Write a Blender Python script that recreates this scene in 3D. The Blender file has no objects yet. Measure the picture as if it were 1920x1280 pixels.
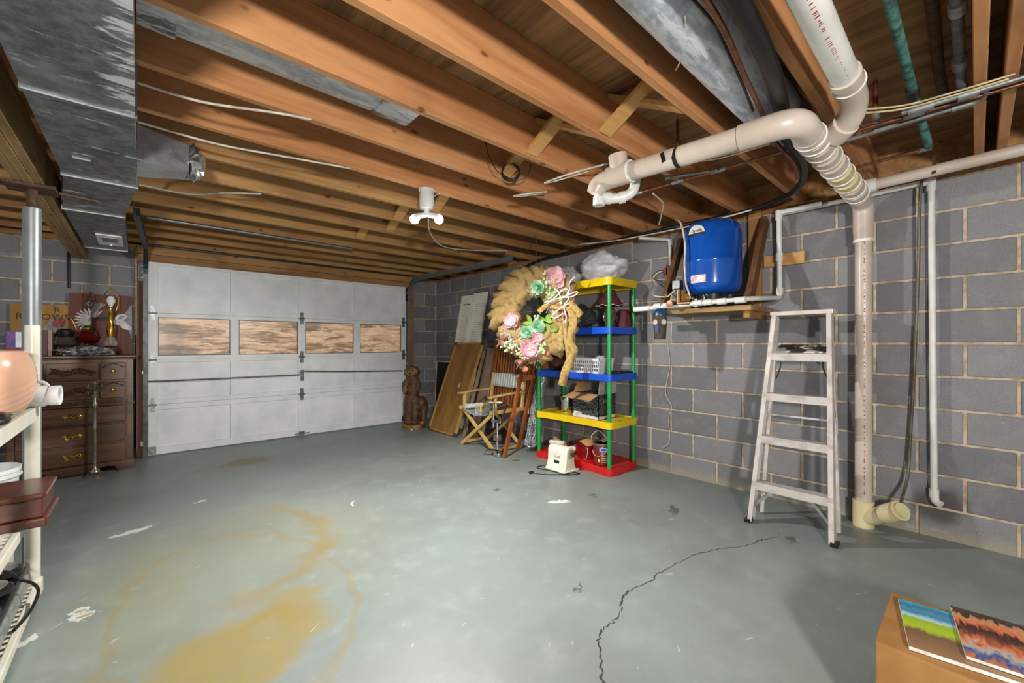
import bpy, bmesh, math, random
from mathutils import Vector, Matrix, noise as mnoise
random.seed(7)
SC = bpy.context.scene
COL = SC.collection
PI = math.pi
# ------------------------------------------------------------------ camera
F_PX, YAW, CAM_H = 778.09, 0.722354, 1.1973
cd = bpy.data.cameras.new('camera'); cam = bpy.data.objects.new('camera', cd); COL.objects.link(cam)
cd.sensor_width = 36; cd.lens = F_PX/1920*36
cd.shift_x = (960-946.98)/1920; cd.shift_y = (644.9-640)/1920
cd.clip_start = .02
cam.location = (0, 0, CAM_H); cam.rotation_euler = (PI/2, 0, -YAW)
SC.camera = cam
# ------------------------------------------------------------------ world, lights, exposure
w = bpy.data.worlds.new('world'); SC.world = w; w.use_nodes = True
w.node_tree.nodes['Background'].inputs[0].default_value = (.93, .97, 1, 1)
w.node_tree.nodes['Background'].inputs[1].default_value = .27
SC.view_settings.view_transform = 'Standard'; SC.view_settings.look = 'None'
SC.view_settings.gamma = 1; SC.view_settings.use_curve_mapping = False
SC.view_settings.exposure = .52
def lamp(name, loc, power, radius, col=(1, .97, .92), aim=None, cone=160):
    l = bpy.data.lights.new(name, 'SPOT' if aim else 'POINT'); l.energy = power; l.shadow_soft_size = radius; l.color = col
    o = bpy.data.objects.new(name, l); COL.objects.link(o); o.location = loc
    if aim:
        l.spot_size = math.radians(cone); l.spot_blend = .5
        o.rotation_euler = Vector(aim).to_track_quat('-Z', 'Y').to_euler()
    return o
lamp('work_light_behind_camera', (-.55, -1.25, 1.47), 330, .12, (1, .96, .91))
# ------------------------------------------------------------------ helpers
def lin(c):
    if isinstance(c, str): c = [int(c[i:i+2], 16)/255 for i in (0, 2, 4)]
    return tuple((x/12.92 if x <= .04045 else ((x+.055)/1.055)**2.4) for x in c)
class NT:
    def __init__(s, name):
        s.m = bpy.data.materials.new(name); s.m.use_nodes = True; s.t = s.m.node_tree; s.n = s.t.nodes
        s.b = s.n['Principled BSDF']
    def new(s, t, **k):
        n = s.n.new(t)
        for a, v in k.items(): setattr(n, a, v)
        return n
    def lk(s, a, b): s.t.links.new(a, b)
    def val(s, sock, v):
        if hasattr(v, 'is_linked') or isinstance(v, bpy.types.NodeSocket): s.lk(v, sock)
        else: sock.default_value = v
    def math(s, op, a, b=0., c=0., clamp=False):
        n = s.new('ShaderNodeMath', operation=op, use_clamp=clamp)
        s.val(n.inputs[0], a); s.val(n.inputs[1], b)
        if len(n.inputs) > 2: s.val(n.inputs[2], c)
        return n.outputs[0]
    def vmath(s, op, a, b=(0, 0, 0)):
        n = s.new('ShaderNodeVectorMath', operation=op)
        s.val(n.inputs[0], a); s.val(n.inputs[1], b)
        return n.outputs[1] if op in ('LENGTH', 'DISTANCE', 'DOT_PRODUCT') else n.outputs[0]
    def mix(s, f, a, b):
        n = s.new('ShaderNodeMix', data_type='RGBA')
        s.val(n.inputs[0], f)
        for i, c in ((6, a), (7, b)):
            if isinstance(c, bpy.types.NodeSocket): s.lk(c, n.inputs[i])
            else: n.inputs[i].default_value = (*lin(c), 1)
        return n.outputs[2]
    def coords(s, kind='Object', scale=(1, 1, 1), rnd=0):
        if kind == 'World': o = s.new('ShaderNodeNewGeometry').outputs['Position']
        else: o = s.new('ShaderNodeTexCoord').outputs[kind]
        if rnd:
            r = s.new('ShaderNodeObjectInfo').outputs['Random']
            c = s.new('ShaderNodeCombineXYZ'); 
            for i in range(3): s.lk(s.math('MULTIPLY', r, rnd*(1+.7*i)), c.inputs[i])
            o = s.vmath('ADD', o, c.outputs[0])
        return s.vmath('MULTIPLY', o, scale)
    def noise(s, co, scale, detail=4, rough=.55, dist=0):
        n = s.new('ShaderNodeTexNoise'); s.lk(co, n.inputs['Vector'])
        n.inputs['Scale'].default_value = scale; n.inputs['Detail'].default_value = detail
        n.inputs['Roughness'].default_value = rough; n.inputs['Distortion'].default_value = dist
        return n.outputs[0]
    def step(s, v, a, b):
        n = s.new('ShaderNodeMapRange', interpolation_type='SMOOTHSTEP'); s.val(n.inputs[0], v)
        n.inputs[1].default_value = a; n.inputs[2].default_value = b
        return n.outputs[0]
    def bump(s, h, st=.3, d=.01):
        n = s.new('ShaderNodeBump'); n.inputs['Strength'].default_value = st; n.inputs['Distance'].default_value = d
        s.lk(h, n.inputs['Height']); s.lk(n.outputs[0], s.b.inputs['Normal'])
    def done(s, col, rough=.5, metal=0., spec=None):
        if isinstance(col, bpy.types.NodeSocket): s.lk(col, s.b.inputs['Base Color'])
        else: s.b.inputs['Base Color'].default_value = (*lin(col), 1)
        s.val(s.b.inputs['Roughness'], rough); s.val(s.b.inputs['Metallic'], metal)
        if spec is not None: s.b.inputs['Specular IOR Level'].default_value = spec
        return s.m
def plain(name, col, rough=.5, metal=0., col2=None, scale=20, bump=0, spec=None, lo=.4, hi=.65):
    t = NT(name); co = t.coords()
    if col2 is None:
        n = t.noise(co, scale, 3); c = lin(col)
        col2 = tuple(min(1, x*.82) for x in ([int(col[i:i+2], 16)/255 for i in (0, 2, 4)] if isinstance(col, str) else col))
    else: n = t.noise(co, scale, 5)
    m = t.mix(t.step(n, lo, hi), col, col2)
    if bump: t.bump(n, bump, .004)
    return t.done(m, rough, metal, spec)
def wood(name, c1, c2, axis=0, grain=9, rough=.6, rnd=3, knots=False, dark='5a351c', spec=.3):
    t = NT(name); sc = [grain]*3; sc[axis] = grain*.07
    co = t.coords('Object', sc, rnd)
    n = t.noise(co, 1, 6, .6, .6); n2 = t.noise(co, 5, 3, .6)
    v = t.math('ADD', t.math('MULTIPLY', n, .75), t.math('MULTIPLY', n2, .25))
    c = t.mix(t.step(v, .36, .64), c1, c2)
    if knots:
        sk = [7.5]*3; sk[axis] = 4.0
        k = t.new('ShaderNodeTexVoronoi'); t.lk(t.coords('Object', sk, rnd), k.inputs['Vector']); k.inputs['Scale'].default_value = 1
        d = t.math('ADD', k.outputs['Distance'], t.math('MULTIPLY', t.math('SUBTRACT', n2, .5), .12))
        c = t.mix(t.math('MULTIPLY', t.step(d, .12, .05), .85), c, dark)
        big = t.noise(t.coords('World'), 1.3, 3)
        c = t.mix(t.math('MULTIPLY', t.step(big, .55, .72), .35), c, dark)
    t.bump(v, .12, .004)
    return t.done(c, rough, 0, spec)
def galv(name, c1='a0a3a7', c2='5f6367', white=.0, rough=.42, metal=.65, edge=False):
    t = NT(name); co = t.coords('World')
    v = t.new('ShaderNodeTexVoronoi'); t.lk(t.vmath('MULTIPLY', co, (1, 1.8, 1)), v.inputs['Vector']); v.inputs['Scale'].default_value = 60
    n = t.noise(co, 5, 6, .65)
    n3 = t.noise(co, 26, 5, .7)
    f = t.math('ADD', t.math('ADD', t.math('MULTIPLY', t.math('FRACT', t.math('MULTIPLY', v.outputs['Distance'], 7)), .15), t.math('MULTIPLY', n3, .45)), t.math('MULTIPLY', n, .42))
    c = t.mix(t.step(f, .36, .64), c1, c2)
    met = metal
    if white:
        wn = t.noise(t.vmath('MULTIPLY', co, (2.2, 9, 2.2)), 2.4, 6, .65, .4)
        if edge:
            sx = t.new('ShaderNodeSeparateXYZ'); t.lk(co, sx.inputs[0])
            wn = t.math('ADD', wn, t.math('MULTIPLY', t.math('MULTIPLY', t.step(sx.outputs[0], -.13, -.02), t.step(sx.outputs[1], 2.15, 1.95)), .15))
        wm = t.step(wn, .66-white*.2, .74-white*.2)
        c = t.mix(t.math('MULTIPLY', wm, .75), c, 'd6d9de'); met = t.math('MULTIPLY', t.math('SUBTRACT', 1, wm), metal)
    t.bump(f, .08, .003)
    return t.done(c, rough, met)
class MB:
    def __init__(s): s.v = []; s.f = []
    def add(s, vs, fs):
        o = len(s.v); s.v += [Vector(v) for v in vs]; s.f += [tuple(i+o for i in f) for f in fs]; return s
    def box(s, x0, x1, y0, y1, z0, z1):
        return s.add([(x, y, z) for z in (z0, z1) for x, y in ((x0, y0), (x1, y0), (x1, y1), (x0, y1))],
                     [(3, 2, 1, 0), (4, 5, 6, 7), (0, 1, 5, 4), (1, 2, 6, 5), (2, 3, 7, 6), (3, 0, 4, 7)])
    def bar(s, p0, p1, w, h, side=None):
        p0, p1 = Vector(p0), Vector(p1); d = (p1-p0).normalized()
        sd = Vector(side) if side else (Vector((0, 0, 1)).cross(d) if abs(d.z) < .95 else Vector((1, 0, 0)))
        sd = (sd-d*sd.dot(d)).normalized(); up = d.cross(sd)
        a, b = sd*w/2, up*h/2
        vs = [p+x*a+y*b for p in (p0, p1) for x, y in ((-1, -1), (1, -1), (1, 1), (-1, 1))]
        return s.add(vs, [(3, 2, 1, 0), (4, 5, 6, 7), (0, 1, 5, 4), (1, 2, 6, 5), (2, 3, 7, 6), (3, 0, 4, 7)])
    def tube(s, pts, r, n=8, closed=False, caps=True):
        pts = [Vector(p) for p in pts]; N = len(pts); rs = r if isinstance(r, (list, tuple)) else [r]*N
        up = None; vs = []
        for i, p in enumerate(pts):
            a = pts[(i-1) % N] if (closed or i > 0) else p; b = pts[(i+1) % N] if (closed or i < N-1) else p
            d = (b-a).normalized() if (b-a).length > 1e-9 else Vector((0, 0, 1))
            if up is None: up = d.orthogonal().normalized()
            up = (up-d*up.dot(d)); up = up.normalized() if up.length > 1e-6 else d.orthogonal().normalized()
            sd = d.cross(up)
            vs += [p+(up*math.cos(2*PI*k/n)+sd*math.sin(2*PI*k/n))*rs[i] for k in range(n)]
        fs = []
        for i in range(N if closed else N-1):
            j = (i+1) % N
            fs += [(i*n+k, i*n+(k+1) % n, j*n+(k+1) % n, j*n+k) for k in range(n)]
        if caps and not closed: fs += [tuple(range(n-1, -1, -1)), tuple((N-1)*n+k for k in range(n))]
        return s.add(vs, fs)
    def cyl(s, p0, p1, r0, r1=None, n=20): return s.tube([p0, p1], [r0, r0 if r1 is None else r1], n)
    def lathe(s, prof, c=(0, 0, 0), n=24, axis=(0, 0, 1), fn=None, sx=1, sy=1):
        ax = Vector(axis).normalized(); q = Vector((0, 0, 1)).rotation_difference(ax); c = Vector(c)
        vs = []
        for r, z in prof:
            for k in range(n):
                a = 2*PI*k/n; rr = r*(fn(a, z) if fn else 1)
                vs.append(c+q @ Vector((rr*math.cos(a)*sx, rr*math.sin(a)*sy, z)))
        fs = [(i*n+k, i*n+(k+1) % n, (i+1)*n+(k+1) % n, (i+1)*n+k) for i in range(len(prof)-1) for k in range(n)]
        if prof[0][0] > 1e-6: fs.append(tuple(range(n-1, -1, -1)))
        if prof[-1][0] > 1e-6: fs.append(tuple((len(prof)-1)*n+k for k in range(n)))
        return s.add(vs, fs)
    def sph(s, c, r, n=12, m=8, rot=None):
        r = (r, r, r) if not isinstance(r, (tuple, list)) else r; c = Vector(c)
        vs = []
        for i in range(m+1):
            t = PI*i/m
            for k in range(n):
                a = 2*PI*k/n
                p = Vector((r[0]*math.sin(t)*math.cos(a), r[1]*math.sin(t)*math.sin(a), -r[2]*math.cos(t)))
                vs.append(c+(rot @ p if rot else p))
        return s.add(vs, [(i*n+k, i*n+(k+1) % n, (i+1)*n+(k+1) % n, (i+1)*n+k) for i in range(m) for k in range(n)])
    def prism(s, poly, o, ex, ey, ez):   # poly 2D in (ex,ey) at origin o, extruded by ez
        o, ex, ey, ez = map(Vector, (o, ex, ey, ez)); n = len(poly)
        vs = [o+ex*x+ey*y+ez*t for t in (0, 1) for x, y in poly]
        return s.add(vs, [tuple(range(n-1, -1, -1)), tuple(range(n, 2*n))]+[(i, (i+1) % n, n+(i+1) % n, n+i) for i in range(n)])
    def grid(s, fn, nu, nv, thick=None):
        vs = [fn(i/nu, j/nv) for i in range(nu+1) for j in range(nv+1)]
        return s.add(vs, [(i*(nv+1)+j, (i+1)*(nv+1)+j, (i+1)*(nv+1)+j+1, i*(nv+1)+j+1) for i in range(nu) for j in range(nv)])
    def mesh(s, name, off=None, smooth=40):
        me = bpy.data.meshes.new(name)
        off = Vector(off) if off is not None else Vector((0, 0, 0))
        me.from_pydata([tuple(v-off) for v in s.v], [], s.f)
        bm = bmesh.new(); bm.from_mesh(me); bmesh.ops.remove_doubles(bm, verts=bm.verts, dist=1e-6)
        bmesh.ops.recalc_face_normals(bm, faces=bm.faces); bm.to_mesh(me); bm.free()
        if smooth: me.shade_smooth(); me.set_sharp_from_angle(angle=math.radians(smooth))
        return me
    def build(s, name, mat, parent=None, world=True, smooth=40, bevel=0, label=None, seg=2):
        off = Vector((0, 0, 0))
        if parent is not None and world:
            p = parent
            while p is not None: off += p.location; p = p.parent
        o = bpy.data.objects.new(name, s.mesh(name, off, smooth)); COL.objects.link(o)
        o.data.materials.append(mat)
        if parent is not None: o.parent = parent
        if bevel:
            b = o.modifiers.new('bevel', 'BEVEL'); b.width = bevel; b.segments = seg; b.limit_method = 'ANGLE'; b.angle_limit = math.radians(50)
        if label: o['label'] = label
        return o
    def solo(s, name, mat, label, cat, group=None, smooth=40, bevel=0, world=True):
        xs = [v.x for v in s.v]; ys = [v.y for v in s.v]; zs = [v.z for v in s.v]
        c = Vector(((min(xs)+max(xs))/2, (min(ys)+max(ys))/2, min(zs)))
        o = bpy.data.objects.new(name, s.mesh(name, c, smooth)); COL.objects.link(o); o.location = c
        o.data.materials.append(mat)
        if bevel:
            b = o.modifiers.new('bevel', 'BEVEL'); b.width = bevel; b.segments = 2; b.limit_method = 'ANGLE'; b.angle_limit = math.radians(50)
        return tag(o, label, cat, group)
def tag(o, label, cat, group=None):
    o['label'] = label; o['category'] = cat
    if group: o['group'] = group
    return o
def thing(name, label, cat, loc=(0, 0, 0), group=None):
    o = bpy.data.objects.new(name, None); COL.objects.link(o); o.location = loc; o.empty_display_size = .1
    return tag(o, label, cat, group)
def structure(name, loc=(0, 0, 0)):
    o = bpy.data.objects.new(name, None); COL.objects.link(o); o.location = loc; o['kind'] = 'structure'; return o
def solid(o): o['kind'] = 'structure'; return o
def dup(me, name, mat, parent, loc, rot=None, scale=None):
    o = bpy.data.objects.new(name, me); COL.objects.link(o); o.parent = parent; o.location = loc
    if rot is not None: o.rotation_euler = rot
    if scale is not None: o.scale = scale
    if mat is not None and not me.materials: me.materials.append(mat)
    return o
def curve(pts, k=8):
    P = [Vector(p) for p in pts]; out = []
    for i in range(len(P)-1):
        a, b, c, d = P[max(i-1, 0)], P[i], P[i+1], P[min(i+2, len(P)-1)]
        for j in range(k):
            t = j/k
            out.append(.5*((2*b)+(c-a)*t+(2*a-5*b+4*c-d)*t*t+(3*b-a-3*c+d)*t**3))
    return out+[P[-1]]
def bend(pts, r=.05, k=6):
    """polyline with rounded corners"""
    P = [Vector(p) for p in pts]; out = [P[0]]
    for i in range(1, len(P)-1):
        a = (P[i-1]-P[i]).normalized(); b = (P[i+1]-P[i]).normalized()
        rr = min(r, (P[i-1]-P[i]).length*.49, (P[i+1]-P[i]).length*.49)
        p0, p1 = P[i]+a*rr, P[i]+b*rr
        for j in range(k+1):
            t = j/k; out.append((1-t)**2*p0+2*t*(1-t)*P[i]+t*t*p1)
    return out+[P[-1]]
def lettering(name, body, size, o, right, up, mat, parent, ext=.0006, squash=1):
    cu = bpy.data.curves.new(name, 'FONT'); cu.body = body; cu.size = size; cu.extrude = ext; cu.align_x = 'CENTER'; cu.align_y = 'CENTER'; cu.resolution_u = 2
    to = bpy.data.objects.new(name, cu); COL.objects.link(to)
    me = bpy.data.meshes.new_from_object(to); bpy.data.objects.remove(to)
    r, u = Vector(right).normalized(), Vector(up).normalized(); nn = r.cross(u)
    off = Vector((0, 0, 0)); p = parent
    while p is not None: off += p.location; p = p.parent
    M4 = Matrix((r*squash, u, nn)).transposed().to_4x4(); M4.translation = Vector(o)-off
    me.transform(M4)
    ob = bpy.data.objects.new(name, me); COL.objects.link(ob); ob.parent = parent
    me.materials.clear(); me.materials.append(mat); return ob
CR = Vector((math.cos(YAW), -math.sin(YAW), 0)); CB = Vector((-math.sin(YAW), -math.cos(YAW), 0)); UZ = Vector((0, 0, 1))
# ------------------------------------------------------------------ materials
def floor_mat():
    t = NT('painted_concrete'); co = t.coords('World')
    big = t.noise(co, .9, 5, .6); fine = t.noise(co, 45, 4, .6); mid = t.noise(co, 6, 5, .6)
    c = t.mix(t.step(big, .35, .68), '838c88', '757d79')
    c = t.mix(t.math('MULTIPLY', t.step(mid, .5, .75), .35), c, '97a09e')
    c = t.mix(t.math('MULTIPLY', t.step(fine, .55, .8), .22), c, '5f6664')
    warp = t.new('ShaderNodeTexNoise'); t.lk(co, warp.inputs['Vector']); warp.inputs['Scale'].default_value = 4.5; warp.inputs['Detail'].default_value = 5
    wv = t.vmath('SUBTRACT', warp.outputs['Color'], (.5, .5, .5))
    wf = t.new('ShaderNodeTexNoise'); t.lk(co, wf.inputs['Vector']); wf.inputs['Scale'].default_value = 26; wf.inputs['Detail'].default_value = 4
    wfv = t.vmath('SUBTRACT', wf.outputs['Color'], (.5, .5, .5))
    def spot(x, y, rx, ry, ang, amp, soft=.25):
        src = wfv if rx < .13 else wv
        p = t.vmath('ADD', co, t.vmath('MULTIPLY', src, (amp, amp, 0)))
        p = t.vmath('SUBTRACT', p, (x, y, 0))
        r = t.new('ShaderNodeVectorRotate', rotation_type='Z_AXIS'); t.lk(p, r.inputs['Vector']); r.inputs['Angle'].default_value = -ang
        p = t.vmath('MULTIPLY', r.outputs[0], (1/rx, 1/ry, 0))
        return t.vmath('LENGTH', p), p
    def blot(c, x, y, rx, ry, ang, amp, col, k, soft=.2):
        d, _ = spot(x, y, rx, ry, ang, amp)
        f = t.step(d, 1+soft*.4, 1-soft)
        f = t.math('MULTIPLY', f, t.math('ADD', k*.6, t.math('MULTIPLY', mid, k*.8)))
        return t.mix(f, c, col)
    def ring(c, x, y, rx, ry, ang, amp, wd, col, k, cut):
        d, p = spot(x, y, rx, ry, ang, amp)
        f = t.math('MULTIPLY', t.step(t.math('ABSOLUTE', t.math('SUBTRACT', d, 1)), wd, wd*.2), k)
        s = t.new('ShaderNodeSeparateXYZ'); t.lk(p, s.inputs[0])
        f = t.math('MULTIPLY', f, t.step(s.outputs[0], cut, cut+.5))
        return t.mix(f, c, col)
    Yl = '8f7630'
    c = blot(c, .62, 2.9, .75, .9, 0, .5, '878560', .32, .8)
    c = blot(c, .0, 2.6, .25, .9, 0, .4, '86855c', .35, .8)
    c = ring(c, .35, 2.85, .55, .62, -.3, .38, .16, Yl, .42, .0)
    c = ring(c, .35, 2.30, .46, .80, 0, .25, .06, Yl, .3, -2)
    c = blot(c, .30, 1.90, .34, .25, .2, .34, '93803f', .72, .35)
    c = blot(c, .50, 2.06, .20, .15, .5, .3, '8c7c4a', .65, .35)
    c = blot(c, .40, 1.97, .07, .10, 0, .1, '8c8468', .7, .5)
    c = blot(c, .84, 4.92, .25, .16, .2, .2, '75632e', .8, .5)
    c = blot(c, .55, 4.86, .3, .07, .1, .15, '7f7650', .5, .5)
    for x, y, a, b, an in ((-.03, 3.56, .11, .018, .25), (-.20, 2.66, .035, .02, .3), (-.185, 2.60, .05, .02, -.1), (-.34, 2.53, .05, .012, .8), (2.4, 2.09, .09, .02, -.6), (.35, 3.9, .05, .012, .3), (1.2, 3.1, .05, .008, 1)):
        c = blot(c, x, y, a, b*1.5, an, .09, 'c9cdc8', .9, .1)
    for x, y, a, b in ((-.20, 2.655, .02, .011), (-.18, 2.60, .03, .012)): c = blot(c, x, y, a, b, .1, .02, 'a5865c', .9, .1)
    for x, y, a, b in ((2.9, 1.45, .12, .03), (1.62, 1.3, .05, .015), (2.7, 2.0, .05, .02), (2.2, 2.6, .04, .02), (3.0, .75, .05, .03)): c = blot(c, x, y, a, b, .5, .12, '4c4f48', .8, .5)
    # fine scratches showing the white under-paint
    for sc, rt in (((5, 34, 1), .5), ((30, 6, 1), .9), ((7, 44, 1), -.6)):
        r = t.new('ShaderNodeVectorRotate', rotation_type='Z_AXIS'); t.lk(co, r.inputs['Vector']); r.inputs['Angle'].default_value = rt
        s = t.noise(t.vmath('MULTIPLY', r.outputs[0], sc), 1, 3, .6)
        c = t.mix(t.math('MULTIPLY', t.step(s, .70, .745), .55), c, 'c3c9c6')
    t.bump(t.math('ADD', fine, t.math('MULTIPLY', mid, 2)), .06, .004)
    return t.done(c, t.math('ADD', .3, t.math('MULTIPLY', mid, .25)), 0, .45)
def block_mat():
    t = NT('concrete_block'); co = t.coords('World')
    r = t.new('ShaderNodeObjectInfo').outputs['Random']
    f = t.noise(co, 220, 3, .7); m = t.noise(co, 7, 5, .6); b = t.noise(co, 1.4, 4, .6)
    c = t.mix(r, '707073', '8d8c8f')
    c = t.mix(t.math('MULTIPLY', t.step(m, .45, .75), .4), c, '97958f')
    c = t.mix(t.math('MULTIPLY', t.step(f, .5, .68), .5), c, '4d4e50')
    c = t.mix(t.math('MULTIPLY', t.step(b, .56, .7), .3), c, '5d5650')
    s = t.noise(t.vmath('MULTIPLY', co, (1, 1, 2.5)), 9, 4, .6)
    c = t.mix(t.math('MULTIPLY', t.step(s, .70, .76), .55), c, 'b7a583')
    dd = t.vmath('DISTANCE', co, (3.70, .15, .20))
    c = t.mix(t.math('MULTIPLY', t.step(t.math('ADD', dd, t.math('MULTIPLY', m, .08)), .20, .10), .7), c, '3d332a')
    sz = t.new('ShaderNodeSeparateXYZ'); t.lk(co, sz.inputs[0])
    c = t.mix(t.math('MULTIPLY', t.step(t.math('ADD', sz.outputs[2], t.math('MULTIPLY', m, .16)), .18, .09), .6), c, 'a39a80')
    t.bump(f, .45, .003)
    return t.done(c, .9, 0, .2)
m_floor = floor_mat(); m_block = block_mat()
m_mortar = plain('mortar', 'c0b098', .95, 0, '9f8e74', 18, .5, .1)
m_joist = wood('joist_wood', 'c68f60', 'a87146', 0, 9, .62, 5, True, '5d3519')
m_joist_old = wood('old_joist_wood', 'b08755', '876038', 0, 9, .68, 5, True, '3f2713')
m_beam = wood('beam_wood', 'a98a5c', '7f6440', 1, 9, .7, 3, True, '3a2918')
m_ply = wood('plywood', 'a07c54', '6f5033', 1, 9, .75, 3, False)
m_stud = wood('stud_wood', 'a5794a', '7d5731', 2, 10, .7, 3, True)
m_studdk = wood('dark_stud_wood', '6d4a2c', '4e331d', 2, 10, .7, 3)
m_brace = wood('brace_wood', 'c6995f', 'a87c48', 0, 8, .65, 3)
m_jamb = wood('jamb_wood', '6d4123', '4f2e18', 2, 9, .6, 3)
m_galv = galv('galvanised_sheet', white=.35, edge=True); m_galv2 = galv('clean_galvanised', '9da1a5', '7b8084', 0, .35, .7)
m_galvw = galv('frosted_galvanised', 'c6ccd6', '99a0ac', .95, .45, .2)
m_steel = plain('steel', '8b8d8e', .35, .85, '6c6e70', 30); m_chrome = plain('chrome', 'd5d7d8', .15, 1., 'b9bbbc', 20)
m_dksteel = plain('dark_steel', '4d4f50', .4, .8); m_rust = plain('rusty_steel', '59402f', .75, .3, '3c2a1f', 30, .2)
m_postgrey = plain('painted_grey_steel', '8d9293', .38, .45, '7d8283', 6)
m_pvc = plain('cream_pvc', 'c6b8ab', .35, 0, 'b4a496', 3, 0, .5); m_pvcy = plain('yellowed_pvc', 'd6cba0', .4, 0, 'c2b586', 4)
m_wpvc = plain('white_pvc', 'd9d8d3', .35, 0, 'c9c7c0', 5); m_purple = plain('pipe_cement', 'e8e6e0', .5)
m_copper = plain('copper', '8a5a44', .4, .75, '6b4636', 25); m_solder = plain('solder', '9a9a98', .4, .7)
m_green = plain('green_corroded_copper', '4f8378', .7, .2, '2f4b45', 22, .3); m_iron = plain('black_iron', '4c4a4b', .5, .4, '6d6b70', 15)
m_black = plain('black_rubber', '161616', .42, 0, '0e0e0e', 10, 0, .45); m_blk2 = plain('black_plastic', '1b1b1c', .3)
m_wcable = plain('white_cable', 'cfc9ba', .5); m_ycable = plain('yellow_cable', 'c9b98a', .5)
m_white = plain('white_plastic', 'dfe0dd', .35, 0, 'd2d3d0', 6); m_offw = plain('cream_enamel', 'e4e2d2', .3, 0, 'd8d4c2', 6)
m_door = plain('white_door_paint', 'e6e8e9', .55, 0, 'd3d7d9', 4, 0, .3, .35, .75)
m_tank = plain('blue_tank_paint', '0d4da6', .16, 0, '0b459a', 5, 0, .6)
m_brass = plain('brass', 'b08d3e', .25, .9, '8c6c2a', 20); m_bronze = plain('bronze_valve', '8a6a4c', .4, .7)
m_alu = plain('paint_spotted_aluminium', 'd2cbc6', .45, .3, 'b8afaa', 10, 0, None, .45, .7)
m_red = plain('red_plastic', 'cc1f1c', .35, 0, 'bb1815', 5); m_yel = plain('yellow_plastic', 'e8c913', .35, 0, 'dcbb0c', 4)
m_blue = plain('blue_plastic', '1450c8', .35, 0, '1047b8', 4); m_grn = plain('green_plastic', '139a45', .35, 0, '0f883b', 4)
m_card = plain('cardboard', 'b98f5c', .8, 0, 'a87e4c', 6); m_paper = plain('paper', 'ddd9cf', .8)
m_rwood = wood('reddish_teak', 'a2602f', '7e451f', 2, 9, .45, 3); m_lwood = wood('pale_beech', 'd0ae72', 'b99455', 2, 8, .5, 3)
m_dres = wood('dark_walnut', '6e492c', '41291a', 0, 7, .35, 3, spec=.5); m_dres2 = wood('carved_walnut', '4a3020', '2b1a10', 0, 7, .3, 3)
m_panel = wood('veneer_panel', '9b7239', '7f5828', 2, 5, .5, 3); m_pframe = wood('panel_frame', 'b98f50', '9c743b', 2, 8, .5, 3)
m_burlap = plain('burlap', 'b89b6a', .95, 0, '8f7648', 60, .4, .1); m_ribbon = plain('burlap_ribbon', 'bd9f66', .9, 0, '9f834e', 40, .3, .1)
m_pink = plain('pink_petal', 'e6b9c0', .6, 0, 'd396a4', 15); m_mint = plain('mint_petal', 'c2e8c6', .6, 0, '95d0a4', 20)
m_leaf = plain('bright_leaf', '8fae3c', .6, 0, '67912c', 20); m_berry = plain('pale_berry', 'c6d2a8', .5, 0, 'aebd8a', 20)
m_coral = plain('coral_petal', 'cf8264', .6); m_twig = plain('frosted_twig', 'd9d8cc', .7); m_dry = plain('dried_flower', 'a5836f', .8)
m_glassb = plain('burgundy_shade', '56151b', .75, 0, '3c0d12', 30, .2); m_lace = plain('white_trim', 'c9c2b2', .8)
m_peach = plain('glazed_peach_ceramic', 'd9ad92', .12, 0, 'd2a488', 3, 0, .6)
m_mahog = wood('mahogany', '63301f', '452015', 0, 6, .25, 3, spec=.6)
m_gold = plain('gilt', 'c9a33f', .3, .8); m_ruby = plain('ruby_glass', '5a0d12', .08, 0, '420a0e', 8, 0, .8)
m_smoke = plain('smoked_glass', '4a4237', .08, 0, '332d26', 8, 0, .8); m_silver = plain('pewter', 'a9a499', .35, .85, '8b867b', 20)
m_darkbrown = plain('dark_wood_stump', '5d3a20', .6, 0, '3b2413', 12, .3); m_tan = plain('bare_carved_wood', '8d6a3f', .65, 0, '6a4a28', 14, .3)
m_redart = wood('red_stained_board', '6d3723', '4d2417', 2, 5, .5, 3); m_yart = wood('yellow_board', 'a67c32', '8c6424', 2, 5, .5, 3)
m_wpaint = plain('white_paint', 'd6d6d2', .6); m_rpaint = plain('red_paint', '9c1c1e', .5); m_kpaint = plain('black_paint', '171513', .6)
m_shut = plain('ivory_paint', 'efebe0', .5, 0, 'e4dfd2', 6); m_crack = plain('crack_dark', '3a3b38', .95)
m_mesh = plain('galvanised_wire', '8d9092', .35, .8); m_film = None
def clear(name, col, rough=.15, alpha=.5):
    t = NT(name); n = t.noise(t.coords(), 9, 4)
    t.b.inputs['Alpha'].default_value = alpha
    return t.done(t.mix(t.step(n, .4, .7), col, 'ffffff'), rough)
m_bag = clear('thin_plastic_film', 'd6d6dd', .3, .6); m_glass = clear('clear_glass', 'b9bfc0', .05, .3); m_jug = clear('milky_plastic', 'dfe3e6', .3, .85)
def glow(name, col, s):
    t = NT(name); t.b.inputs['Emission Color'].default_value = (*lin(col), 1); t.b.inputs['Emission Strength'].default_value = s
    return t.done('ffffff', .4)
m_bulb = glow('lit_led', 'f4f8ff', 40); m_frost = plain('frosted_bulb', 'e3e0da', .3)
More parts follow.
